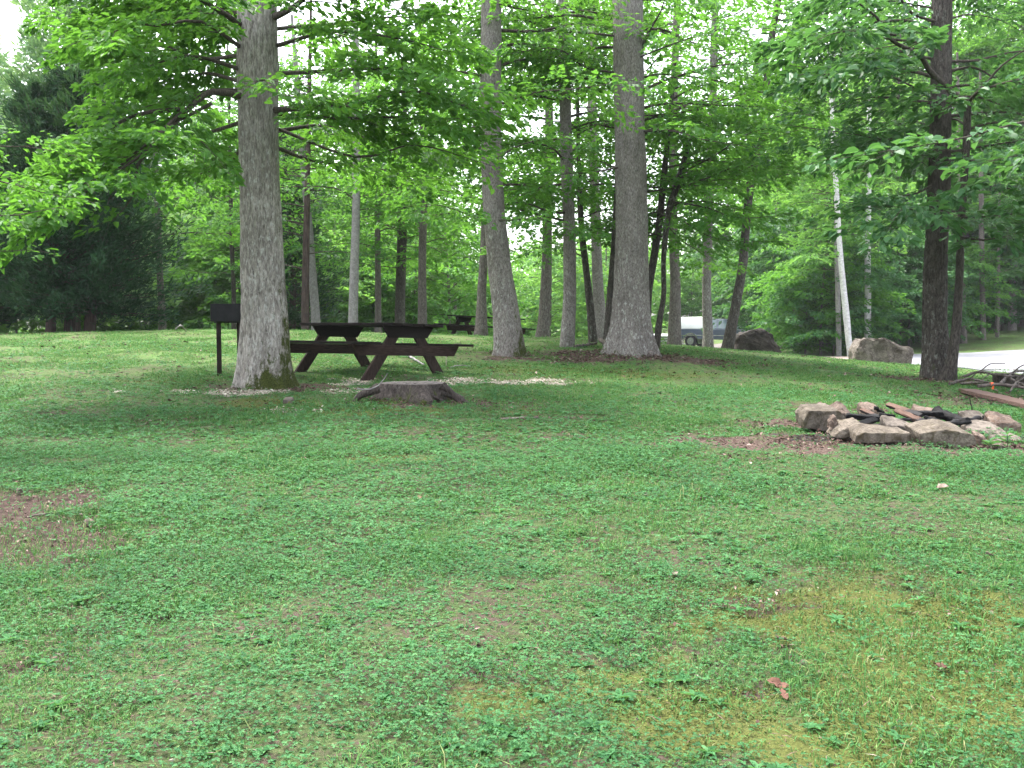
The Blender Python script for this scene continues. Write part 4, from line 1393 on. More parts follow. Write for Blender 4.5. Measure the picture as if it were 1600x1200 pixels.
# open-topped firebox
box(bm, x0, x0 + BW, -BD / 2, -BD / 2 + .012, top - BH, top)
box(bm, x0, x0 + BW, BD / 2 - .012, BD / 2, top - BH, top + .004)
box(bm, x0, x0 + .012, -BD / 2 + .0125, BD / 2 - .0125, top - BH, top - .001)
box(bm, x0 + BW - .012, x0 + BW, -BD / 2 + .0125, BD / 2 - .0125, top - BH, top - .001)
box(bm, x0 + .0125, x0 + BW - .0125, -BD / 2 + .0125, BD / 2 - .0125, top - BH + .01, top - BH + .02)
bm_obj('firebox', bm, M['grill_steel'], root, .003)
bm = bmesh.new()
for k in range(15):
    xx = x0 + .03 + k * (BW - .06) / 14
    box(bm, xx - .005, xx + .005, -BD / 2 + .014, BD / 2 - .014, top - .035, top - .025)
bm_obj('cooking_grate', bm, M['grill_steel'], root, 0)
bm = bmesh.new()
box(bm, x0 - .006, x0 + BW + .006, -.03, .03, top - BH - .022, top - BH - .001)
bm_obj('cross_bar', bm, M['grill_steel'], root, .003)
for xx in (0, 32 * sc):
    bm = bmesh.new()
    box(bm, xx - .029, xx + .029, -.029, .029, -.1, top - BH - .023)
    bm_obj('post', bm, M['grill_post'], root, .006)


# ------------------------------------------------------------------ rocks
def hull_rock(name, pts, mat, label, cat, group=None, seed=0, rough=.03, bevel=.02, sub=2, sink=.0):
    pts = np.asarray(pts, float)
    org = np.array([pts[:, 0].mean(), pts[:, 1].mean(), pts[:, 2].min()])
    bm = bmesh.new()
    for p_ in pts - org:
        bm.verts.new(p_)
    bmesh.ops.convex_hull(bm, input=bm.verts[:])
    bmesh.ops.delete(bm, geom=[v_ for v_ in bm.verts if not v_.link_faces], context='VERTS')
    bmesh.ops.dissolve_limit(bm, angle_limit=.12, verts=bm.verts[:], edges=bm.edges[:])
    bmesh.ops.bevel(bm, geom=bm.edges[:], offset=bevel, segments=2, affect='EDGES', clamp_overlap=True)
    bmesh.ops.triangulate(bm, faces=bm.faces[:])
    for _ in range(sub):
        bmesh.ops.subdivide_edges(bm, edges=[e for e in bm.edges if e.calc_length() > max(bevel * 1.5, .016)], cuts=1, use_grid_fill=True)
        bmesh.ops.triangulate(bm, faces=[f_ for f_ in bm.faces if len(f_.verts) > 3])
    bm.normal_update()
    co = np.array([v_.co[:] for v_ in bm.verts])
    s = 1 / max(.05, np.ptp(co, axis=0).max())
    d = (fbm(co[:, 0] * s * 5 + seed, co[:, 1] * s * 5, co[:, 2] * s * 5, seed, 4) - .5) * rough * 2.4
    for v_, dd in zip(bm.verts, d):
        v_.co += v_.normal * float(dd)
    me = bpy.data.meshes.new(name)
    bm.to_mesh(me)
    bm.free()
    me.materials.append(M[mat])
    me.polygons.foreach_set('use_smooth', np.ones(len(me.polygons), bool))
    me.set_sharp_from_angle(angle=R(32))
    o = link(name, me, None, org - np.array([0, 0, sink]))
    return tag(o, label, cat, group)


def outline_rock(name, outline, Y, depth, mat, label, cat, back=.75, slope=1., group=None, tip=0, **kw):
    """an angular rock whose near face follows a traced outline, with real depth behind it"""
    P = []
    c = np.mean([PX(u, v, Y) for u, v in outline], 0)
    vb = max(v for u, v in outline)
    for u, v in outline:
        p_ = PX(u, v, Y)
        P.append(PX(u, vb - (vb - v) * min(1, slope * (rng.uniform(.75, 1.3) if slope < 1 else 1)), Y) + [0, rng.uniform(0, .12) * depth, 0])
        q_ = PX(u, vb - (vb - v) * min(1, .6 + .5 * slope), Y)
        q_ = c + (q_ - c) * [back, 1, back]
        P.append(q_ + [0, depth * rng.uniform(.75, 1.0), tip])
    return hull_rock(name, P, mat, label, cat, group, **kw)


outline_rock('boulder', [(1339, 580), (1341, 552), (1348, 534), (1357, 527), (1382, 530), (1429, 546), (1429, 562), (1425, 582), (1400, 584)], 29, 1.5, 'rock_grey',
             'pale angular boulder beside the parking lot, left of the lichen-spotted trunk', 'boulder', .8, rough=.10, bevel=.025, sub=4, seed=3, group='boulders edging the lawn')
outline_rock('boulder', [(1146, 562), (1148, 535), (1156, 523), (1172, 517), (1198, 516), (1213, 526), (1219, 540), (1228, 560)], 29, 1.5, 'rock_darkgrey',
             'dark rounded boulder at the crest beside the leaning dark trunk and the pickup', 'boulder', .8, rough=.12, bevel=.03, sub=4, seed=9, group='boulders edging the lawn')

G_RING = 'stones of the fire ring'
RING = [
    ('large lumpy tan stone at the far left of the fire ring', 9.75, .42, 'rock_tan', [(1257, 668), (1256, 648), (1264, 635), (1285, 634), (1312, 632), (1322, 640), (1320, 668), (1290, 674)]),
    ('pale pointed stone standing highest at the left of the fire ring', 10.1, .28, 'rock_pink', [(1305, 662), (1306, 632), (1319, 622), (1325, 624), (1338, 644), (1337, 660)]),
    ('small pale wedge peeking over the large lumpy stone of the fire ring', 10.2, .22, 'rock_pink', [(1283, 652), (1284, 626), (1288, 624), (1302, 634), (1303, 652)]),
    ('small upright orange-brown stone in front of the large lumpy stone of the fire ring', 9.35, .14, 'rock_pink', [(1297, 672), (1300, 650), (1305, 647), (1310, 649), (1308, 673)]),
    ('cracked pale stone left of the long front slab of the fire ring', 9.2, .32, 'rock_tan', [(1304, 684), (1310, 668), (1320, 658), (1350, 652), (1353, 662), (1343, 684)]),
    ('long low slab with a mossy top at the front of the fire ring', 8.95, .30, 'rock_tan', [(1338, 692), (1340, 670), (1352, 662), (1386, 667), (1424, 671), (1428, 692), (1384, 694)]),
    ('flat grey slab leaning inward above the long front slab of the fire ring', 9.3, .24, 'rock_grey', [(1384, 672), (1386, 650), (1395, 648), (1436, 664), (1440, 672), (1432, 680)]),
    ('big sharp-edged pale slab at the front right of the fire ring', 8.8, .46, 'rock_tan', [(1446, 702), (1439, 670), (1478, 661), (1498, 658), (1524, 672), (1530, 690), (1500, 700)]),
    ('small pale chunk right beside the big sharp-edged slab of the fire ring', 8.9, .16, 'rock_pink', [(1526, 694), (1527, 675), (1534, 673), (1544, 682), (1543, 698), (1534, 699)]),
    ('brownish flat stone behind the big sharp-edged slab of the fire ring', 9.5, .32, 'rock_grey', [(1512, 684), (1514, 660), (1530, 656), (1566, 658), (1580, 668), (1578, 686)]),
    ('squared pinkish block at the far right of the fire ring', 9.8, .28, 'rock_pink', [(1554, 684), (1551, 644), (1560, 640), (1594, 650), (1597, 662), (1592, 686)]),
    ('dark mossy stone low at the right front of the fire ring', 9.15, .30, 'rock_grey', [(1556, 698), (1558, 678), (1580, 674), (1602, 678), (1604, 698)]),
    ('little half-buried stone in front of the dark mossy stone of the fire ring', 8.75, .14, 'rock_tan', [(1550, 702), (1552, 692), (1562, 688), (1574, 694), (1576, 702)]),
    ('pinkish slab at the back left of the fire ring', 10.7, .25, 'rock_pink', [(1348, 656), (1349, 630), (1354, 627), (1376, 631), (1382, 640), (1380, 656)]),
    ('reddish flat stone at the middle back of the fire ring', 10.8, .30, 'rock_pink', [(1432, 656), (1437, 634), (1442, 632), (1478, 641), (1486, 656)]),
    ('lumpy grey stone at the back right of the fire ring, left of the squared block', 10.5, .28, 'rock_grey', [(1508, 666), (1510, 644), (1522, 638), (1548, 640), (1554, 650), (1552, 666)]),
]
for k, (lab, Y, dep, mt, ol) in enumerate(RING):
    outline_rock('fire_ring_stone', ol, Y, dep, mt, lab, 'stone', .9, slope=rng.uniform(.38, .68), group=G_RING, rough=.020, bevel=.005, sub=3, seed=20 + k, tip=.012)


# ------------------------------------------------------------------ boards, charred wood, sticks
def board(name, A, B, w, t, mat, label, cat, group=None, roll=0., rough=.0018, n=14):
    A, B = np.asarray(A, float), np.asarray(B, float)
    L = np.linalg.norm(B - A)
    x = (B - A) / L
    y = np.cross([0, 0, 1.], x)
    y /= np.linalg.norm(y)
    z = np.cross(x, y)
    bm = bmesh.new()
    box(bm, -L / 2, L / 2, -w / 2, w / 2, -t / 2, t / 2)
    bmesh.ops.recalc_face_normals(bm, faces=bm.faces[:])
    bmesh.ops.bevel(bm, geom=bm.edges[:], offset=min(w, t) * .14, segments=2, affect='EDGES')
    for k in range(1, n):
        bmesh.ops.bisect_plane(bm, geom=bm.verts[:] + bm.edges[:] + bm.faces[:], plane_co=(-L / 2 + L * k / n, 0, 0), plane_no=(1, 0, 0))
    for v_ in bm.verts:
        e = abs(v_.co.x) / (L / 2)
        v_.co += Vector((rng.normal(0, rough) * (3 if e > .97 else .5), rng.normal(0, rough), rng.normal(0, rough)))
    me = bpy.data.meshes.new(name)
    bm.to_mesh(me)
    bm.free()
    me.materials.append(M[mat])
    o = link(name, me)
    mt = Matrix((x, y, z)).transposed() @ Matrix.Rotation(roll, 3, 'X')
    o.matrix_world = Matrix.Translation((A + B) / 2) @ mt.to_4x4()
    return tag(o, label, cat, group)


def stick(name, pts, r0, r1, mat, label, cat, group=None, parent=None, kn=.25, forks=()):
    P = catmull(pts, .06)
    org = P[0].copy()
    acc = Acc()
    P = P + rng.normal(0, r0 * .25, P.shape)
    tube(acc, P, np.linspace(r0, r1, len(P)), 7, 0, True, jit=kn)
    for f_ in forks:
        Q = catmull(f_, .06)
        tube(acc, Q, np.linspace(r0 * .5, r1 * .5, len(Q)), 5, 0, True, jit=kn)
    o = link(name, acc.mesh(name, [M[mat]], org), parent, org)
    return tag(o, label, cat, group) if label else o


G_CHAR = 'burnt wood inside the fire ring'
for A, B, w, t, mt, roll, lab in [
    ((1387, 632, 10.3), (1440, 650, 9.7), .055, .035, 'half_char', .5, 'half-burnt orange board leaning highest across the fire ring'),
    ((1400, 641, 10.0), (1462, 667, 9.45), .05, .045, 'half_char', .8, 'long orange board with a black edge just below the highest board of the fire ring'),
    ((1418, 646, 9.9), (1473, 646, 9.9), .06, .045, 'char', .3, 'short black level timber at the middle of the fire ring'),
    ((1452, 655, 9.6), (1476, 668, 9.4), .07, .04, 'char', .4, 'black block end pointing out between the slabs of the fire ring'),
    ((1322, 650, 10.0), (1384, 655, 9.9), .07, .05, 'char', .2, 'black burnt timber lying at the left inside the fire ring'),
    ((1340, 664, 9.6), (1386, 650, 10.1), .06, .04, 'char', .6, 'thin black board slanting up to the right at the left inside the fire ring'),
    ((1350, 668, 9.5), (1388, 666, 9.55), .08, .05, 'char', .1, 'black board end right behind the long front slab of the fire ring'),
    ((1346, 640, 10.3), (1372, 652, 10.0), .05, .03, 'half_char', .3, 'grey broken stick of wood over the back left slab of the fire ring'),
    ((1425, 655, 9.8), (1458, 664, 9.5), .08, .03, 'half_char', .2, 'small orange board piece beneath the level black timber in the fire ring'),
]:
    board('burnt_board', PX(*A), PX(*B), w, t, mt, lab, 'burnt wood', G_CHAR, roll)
stick('burnt_log', pxs((1462, 644, 10.1), (1485, 652, 9.9), (1512, 662, 9.7)), .055, .045, 'char', 'thick charred log lying at the right inside the fire ring', 'burnt wood', G_CHAR)
stick('burnt_log', pxs((1468, 668, 9.5), (1500, 658, 9.8), (1530, 655, 10)), .04, .03, 'half_char', 'brown scorched branch resting on the brownish flat stone of the fire ring', 'burnt wood', G_CHAR)
for k, (u, v, Y, du, dv, lab) in enumerate([(1375, 648, 9.9, 22, 3, 'small charred stick beside the black timber at the left inside the fire ring'),
                                            (1398, 660, 9.5, 26, -6, 'black stick end showing above the flat leaning slab of the fire ring'),
                                            (1444, 652, 9.8, 30, 8, 'charred stick crossing under the level black timber of the fire ring'),
                                            (1486, 663, 9.6, 28, -3, 'charred piece of wood next to the thick charred log of the fire ring'),
                                            (1536, 652, 10.2, 22, 9, 'dark scorched stick against the squared block of the fire ring'),
                                            (1365, 636, 10.3, 16, 8, 'thin dark stick over the pinkish back slab of the fire ring')]):
    stick('burnt_stick', pxs((u, v, Y), (u + du * .5, v + dv * .5 - 1, Y), (u + du, v + dv, Y + .1)), .022, .014, 'char', lab, 'burnt wood', G_CHAR)
stick('metal_rod', pxs((1519, 641, 11.2), (1517, 630, 11.2), (1515, 621, 11.2)), .006, .005, 'char', 'thin black rod sticking up behind the fire ring', 'rod')

# brush pile at the right edge
G_BR = 'branches of the brush pile at the right edge'


def gpx(u, v, h=0., y=None):
    p_ = ground_at(u, v)
    p_[2] += h
    return p_


board('plank', gpx(1511, 616, .05), gpx(1668, 655, .05), .24, .05, 'plank_red', 'long reddish plank lying on the grass behind the fire ring', 'plank', None, 0)
stick('branch', [gpx(1528, 616, .11), gpx(1550, 616, .14), gpx(1580, 619, .14), gpx(1630, 626, .12)], .026, .016, 'stick', 'bent branch lying on the reddish plank with an orange ribbon tied round it', 'branch', G_BR)
rb = gpx(1549, 616, .14)
bm = bmesh.new()
bmesh.ops.create_cone(bm, cap_ends=False, segments=12, radius1=.030, radius2=.029, depth=.04, matrix=Matrix.Translation(rb) @ Matrix.Rotation(R(90), 4, 'Y'))
prism(bm, [(rb[0] - .005, rb[2] - .025), (rb[0] + .015, rb[2] - .02), (rb[0] + .01, rb[2] - .07), (rb[0] - .02, rb[2] - .065)], 'y', rb[1] - .045, rb[1] - .038)
tag(bm_obj('ribbon', bm, M['ribbon'], None, 0), 'bright orange ribbon tied round the bent branch on the reddish plank', 'ribbon')
for k, (lab, pts, r0) in enumerate([
    ('long thin arching branch at the left tip of the brush pile', [(1484, 603, .03), (1515, 602, .10), (1550, 612, .12), (1600, 616, .1)], .022),
    ('low grey branch lying flat along the front of the brush pile', [(1500, 602, .03), (1530, 606, .08), (1565, 610, .09), (1610, 612, .1)], .02),
    ('crooked branch curving over the middle of the brush pile', [(1505, 599, .12), (1530, 601, .20), (1558, 609, .22), (1600, 611, .2)], .024),
    ('forked dark branch rising at the right of the brush pile', [(1562, 611, .1), (1580, 606, .22), (1600, 602, .24), (1640, 598, .2)], .026),
    ('short knotty branch under the forked dark one in the brush pile', [(1568, 606, .2), (1585, 612, .16), (1610, 620, .1)], .022),
    ('thin twiggy branch standing up out of the brush pile above the plank', [(1577, 624, .1), (1590, 618, .2), (1612, 606, .22)], .014),
]):
    pp = [gpx(*q_) for q_ in pts]
    stick('branch', pp, r0, r0 * .5, 'stick', lab, 'branch', G_BR, forks=[[pp[1], pp[1] + [.12, -.1, .14], pp[1] + [.34, -.15, .15]]])
outline_rock('rotten_log', [(1559, 600), (1560, 585), (1572, 583), (1600, 584), (1625, 587), (1626, 602), (1590, 604)], 15.5, .3, 'rock_darkgrey',
             'rotten dark log chunk lying on top of the brush pile near the road edge', 'log', .85, rough=.03, bevel=.02, seed=51)


# ------------------------------------------------------------------ stump
def make_stump():
    c = ground_at(648, 622)
    Y = c[1]
    s = Y / F
    root = empty('tree_stump', c, 'low wide weathered tree stump with spreading roots in front of the near picnic table', 'stump')
    acc = Acc()
    n = 44
    th = np.arange(n) * 2 * np.pi / n
    topz = EYE - (598 - 505) * s - c[2]
    hs = np.array([-.12, 0, .03, .07, .12, .17, topz - .012, topz])
    rx, ry = 47 * s, .38
    rows = []
    lob = np.maximum(0, np.cos(5 * th + .6 + .7 * np.sin(2 * th))) ** 1.4
    for i, h in enumerate(hs):
        fl = 1 + (.42 * lob + .22) * math.exp(-max(h, 0) / .10) - (.03 if i == len(hs) - 1 else 0)
        nz = 1 + .24 * (noise3(np.cos(th) * 3, np.sin(th) * 3, h * 5, 4) - .5) + .16 * (noise3(np.cos(th) * 9, np.sin(th) * 9, h * 4, 6) - .5)
        zt = h + (0.018 * np.cos(th + 2.6) + .02 * (noise3(np.cos(th) * 4, np.sin(th) * 4, 0, 8) - .5) if h > .2 else 0)
        rows.append(np.column_stack([rx * fl * nz * np.cos(th), ry * fl * nz * np.sin(th), np.broadcast_to(zt, (n,))]))
    V = np.array(rows)
    m_ = len(hs)
    i = np.arange(m_ - 1)[:, None] * n
    j = np.arange(n)[None]
    acc.add(V, np.stack([i + j, i + (j + 1) % n, i + n + (j + 1) % n, i + n + j], -1).reshape(-1, 4), 0, .5, True)
    mv = np.clip(.5 * np.exp(-np.maximum(V[..., 2].ravel(), 0) / .12) + .25 * (noise3(V[..., 0].ravel() * 6, V[..., 1].ravel() * 6, 0, 3) > .6), 0, 1)
    link('trunk', acc.mesh('trunk', [M['stump']], (0, 0, 0), {'moss': ('POINT', mv)}), root)
    acc = Acc()
    ring = rows[-1]
    inner = [ring * [f_, f_, 1] - [0, 0, .012 * (1 - f_)] for f_ in (1, .7, .4, .15)]
    VV = np.array(inner)
    VV[1:, :, 2] += rng.normal(0, .006, VV[1:, :, 2].shape)
    i = np.arange(3)[:, None] * n
    acc.add(VV, np.stack([i + j, i + (j + 1) % n, i + n + (j + 1) % n, i + n + j], -1).reshape(-1, 4), 0, .5, True)
    acc.add(VV[-1], [np.arange(n)], 0, .5)
    acc.F[n][-1] = np.asarray(acc.F[n][-1])
    link('cut_top', acc.mesh('cut_top', [M['stump_top']]), root)
    for pts, r0 in (([(690, 602, .16), (703, 612, .12), (718, 628, .03), (732, 634, -.05)], .055), ([(645, 622, .07), (662, 617, .075), (684, 622, .06), (696, 628, .0)], .035),
                    ([(690, 612, .10), (708, 618, .05), (728, 622, .0), (736, 624, -.05)], .05), ([(592, 606, .14), (578, 612, .08), (562, 618, .02), (550, 622, -.05)], .06)):
        pp = []
        for u, v, h in pts:
            p_ = PX(u, v, Y - .36)
            p_[2] = max(p_[2], H(p_[0], p_[1]) + h * .6) if h > 0 else H(p_[0], p_[1]) + h
            pp.append(p_ - c)
        a2 = Acc()
        Q = catmull(pp, .04)
        tube(a2, Q, np.linspace(r0, r0 * .45, len(Q)), 9, 0, True, jit=.2)
        link('root', a2.mesh('root', [M['stump']], (0, 0, 0), {'moss': ('POINT', np.zeros(a2.n))}), root)
    stick('stick', pxs((558, 607, Y - .5), (572, 608.5, Y - .48), (585, 606, Y - .45), (596, 597, Y - .42), (606, 583, Y - .4)), .010, .005, 'stick_pale',
          'bare pale stick leaning up against the left root of the stump', 'stick')


M['stump'] = bark_mat('stump_wood', (.020, .016, .014), (.115, .095, .085), (.22, .21, .19), .6, 26, .35, 1.0, True, .4)
M['stump_top'] = simple_mat('stump_top', (.05, .042, .04), (.19, .165, .155), 12, (1, 1, 1), .85, .2, .5, .01)
make_stump()

# surface roots at the thickest trunk and small sticks, leaves and stones on the lawn
G_TW = 'bare sticks lying on the lawn'
for lab, pts, r0, mt in [
    ('thick broken root piece lying at the right foot of the thickest trunk', [(1014, 557, .04), (1022, 552, .10), (1030, 552, .08)], .05, 'stick'),
    ('dark fallen branch lying at the left foot of the thickest trunk', [(938, 540, .12), (950, 546, .09), (966, 552, .03)], .045, 'stick'),
    ('flat piece of fallen bark in the litter left of the thickest trunk', [(898, 545, .04), (915, 543, .05), (932, 541, .06)], .035, 'stick'),
    ('thin curved twig arching over the grass behind the near table bench', [(697, 572, .0), (698, 561, .12), (706, 556, .2), (720, 556, .22)], .008, 'stick'),
    ('thin pale stick lying in the grass right of the near table leg', [(704, 576, .02), (718, 574, .03), (735, 574, .02)], .012, 'stick_pale'),
    ('pale broken branch lying in the grass between the legs of the near table', [(635, 558, .04), (648, 566, .05), (662, 573, .03)], .022, 'stick_pale'),
    ('pale fallen branch propped up at the foot of the grey trunk by the cedars', [(232, 515, .02), (248, 508, .15), (262, 504, .3), (275, 512, .12)], .03, 'stick_pale'),
    ('second pale fallen branch lying right of the grey trunk by the cedars', [(262, 512, .1), (276, 517, .06), (292, 519, .03)], .025, 'stick_pale'),
    ('dark straight twig lying in the lawn at the middle distance', [(785, 657, .01), (815, 656, .02), (850, 655, .01)], .012, 'stick'),
    ('short thin twig on the bare soil patch at the left', [(42, 812, .01), (66, 808, .02), (92, 806, .01)], .006, 'stick'),
]:
    stick('stick', [gpx(*q_) for q_ in pts], r0, r0 * .6, mt, lab, 'stick', G_TW)


def fallen_leaf(u, v, size, mat, label):
    c = gpx(u, v, .02)
    bm = bmesh.new()
    outl = [(-.5, 0), (-.28, .22), (-.12, .17), (.02, .30), (.15, .18), (.32, .2), (.5, 0), (.32, -.18), (.14, -.2), (0, -.28), (-.14, -.16), (-.3, -.2)]
    vs = [bm.verts.new((x * size, y * size, (.9 * y * y + .25 * x * x + .08 * math.sin(x * 9)) * size)) for x, y in outl]
    mid = bm.verts.new((0, 0, 0))
    for i in range(len(vs)):
        bm.faces.new((mid, vs[i], vs[(i + 1) % len(vs)]))
    st = bmesh.ops.extrude_face_region(bm, geom=bm.faces[:])
    for e in st['geom']:
        if isinstance(e, bmesh.types.BMVert):
            e.co.z += .0016
    bmesh.ops.recalc_face_normals(bm, faces=bm.faces[:])
    me = bpy.data.meshes.new('fallen_leaf')
    bm.to_mesh(me)
    bm.free()
    me.materials.append(M[mat])
    o = link('fallen_leaf', me, None, c)
    o.rotation_euler = (rng.uniform(-.5, .5), rng.uniform(-.4, .4), rng.uniform(0, 6.28))
    tag(o, label, 'fallen leaf', 'fallen leaves on the lawn')


for a in [(1470, 1050, .085, 'dry_leaf', 'dark red-brown curled leaf on the yellow moss at the lower right'),
          (1215, 1078, .085, 'dry_leaf', 'red-brown leaf lying lower left of the white pebble'),
          (1222, 1012, .07, 'dry_leaf', 'brown leaf lying on the moss just above the white pebble'),
          (1465, 770, .16, 'pale_leaf', 'pale tan leaf lying in the grass in front of the fire ring'),
          (1500, 901, .07, 'dry_leaf', 'small reddish leaf in the moss between the fire ring and the lower edge'),
          (1545, 876, .08, 'pale_leaf', 'small pale leaf near the right edge below the fire ring'),
          (268, 629, .14, 'dry_leaf', 'reddish leaf lying in the chips left of the mossy oak'),
          (1055, 905, .06, 'pale_leaf', 'tiny pale leaf in the clover at the centre of the lawn'),
          (655, 785, .07, 'dry_leaf', 'small brown leaf in the clover below the stump'),
          (1225, 1098, .06, 'dry_leaf', 'orange-brown leaf right at the lower edge of the red-brown one'),
          (690, 1130, .05, 'pale_leaf', 'pale leaf fragment near the bottom edge, left of centre'),
          (820, 1150, .05, 'dry_leaf', 'brown leaf fragment near the bottom edge at the centre')]:
    fallen_leaf(*a)


def pebble(u, v, w, h, mat, label, seed):
    c = gpx(u, v)
    r_ = w / 2 * c[1] / F
    hh_ = h * c[1] / F
    d = rng.normal(0, 1, (26, 3))
    d /= np.linalg.norm(d, axis=1)[:, None]
    hull_rock('stone', c + d * [r_, r_ * .7, hh_ * .7] + [0, 0, hh_ * .25], mat, label, 'stone', 'loose stones on the lawn', seed=seed, rough=r_ * .05, bevel=r_ * .12, sub=1)


pebble(1255, 1048, 18, 14, 'rock_pink', 'small white pebble lying on the moss at the lower right', 61)
pebble(452, 630, 22, 11, 'rock_grey', 'round grey stone in the moss in front of the mossy oak', 62)
pebble(140, 822, 20, 12, 'rock_pink', 'small pinkish stone on the bare soil patch at the left', 63)
pebble(30, 770, 14, 8, 'rock_pink', 'little stone at the upper edge of the bare soil patch', 64)


# seedlings by the fire ring
def seedling(u, v, h, label):
    c = gpx(u, v)
    acc = Acc()
    tube(acc, [c - [0, 0, .02], c + [.005, 0, h * .5], c + [.0, 0, h]], [.004, .003, .002], 5, 1)
    n = 9
    a = np.arange(n) * 2.4
    d = np.column_stack([np.cos(a), np.sin(a), rng.uniform(.1, .7, n)])
    base = c + np.column_stack([np.zeros(n), np.zeros(n), np.linspace(.45, 1, n) * h])
    L = .085 * rng.uniform(.7, 1.2, n)
    add_leaves(acc, base, d, np.array([0, 0, 1.]) + rng.normal(0, .2, (n, 3)), L, L * .5, .55, 0, 6)
    o = link('seedling', acc.mesh('seedling', [M['leaf_dark'], M['twig']], c), None, c)
    tag(o, label, 'seedling', 'green seedlings by the fire ring')


seedling(1276, 662, .10, 'small green seedling growing against the large lumpy tan stone')
seedling(1573, 706, .16, 'green seedling sprouting in front of the dark mossy stone')
seedling(1546, 706, .09, 'little green seedling left of the half-buried stone')


# ------------------------------------------------------------------ pickup with white cap, trailer
def circ(cx, cz, r, a0, a1, n=9):
    return [(cx + r * math.cos(R(a)), cz + r * math.sin(R(a))) for a in np.linspace(a0, a1, n)]


def make_wheel(parent, x, y, r):
    e = bmesh.new()
    prism(e, circ(x, r, r, 0, 345, 24), 'y', y - .12, y + .12)
    w = bm_obj('wheel', e, M['tyre'], parent, .03)
    e = bmesh.new()
    for s in (-1, 1):
        prism(e, circ(x, r, r * .58, 0, 345, 24), 'y', y + s * .121, y + s * .135)
        prism(e, circ(x, r, r * .2, 0, 330, 12), 'y', y + s * .1355, y + s * .155)
    bm_obj('rim', e, M['chrome'], w, .004)


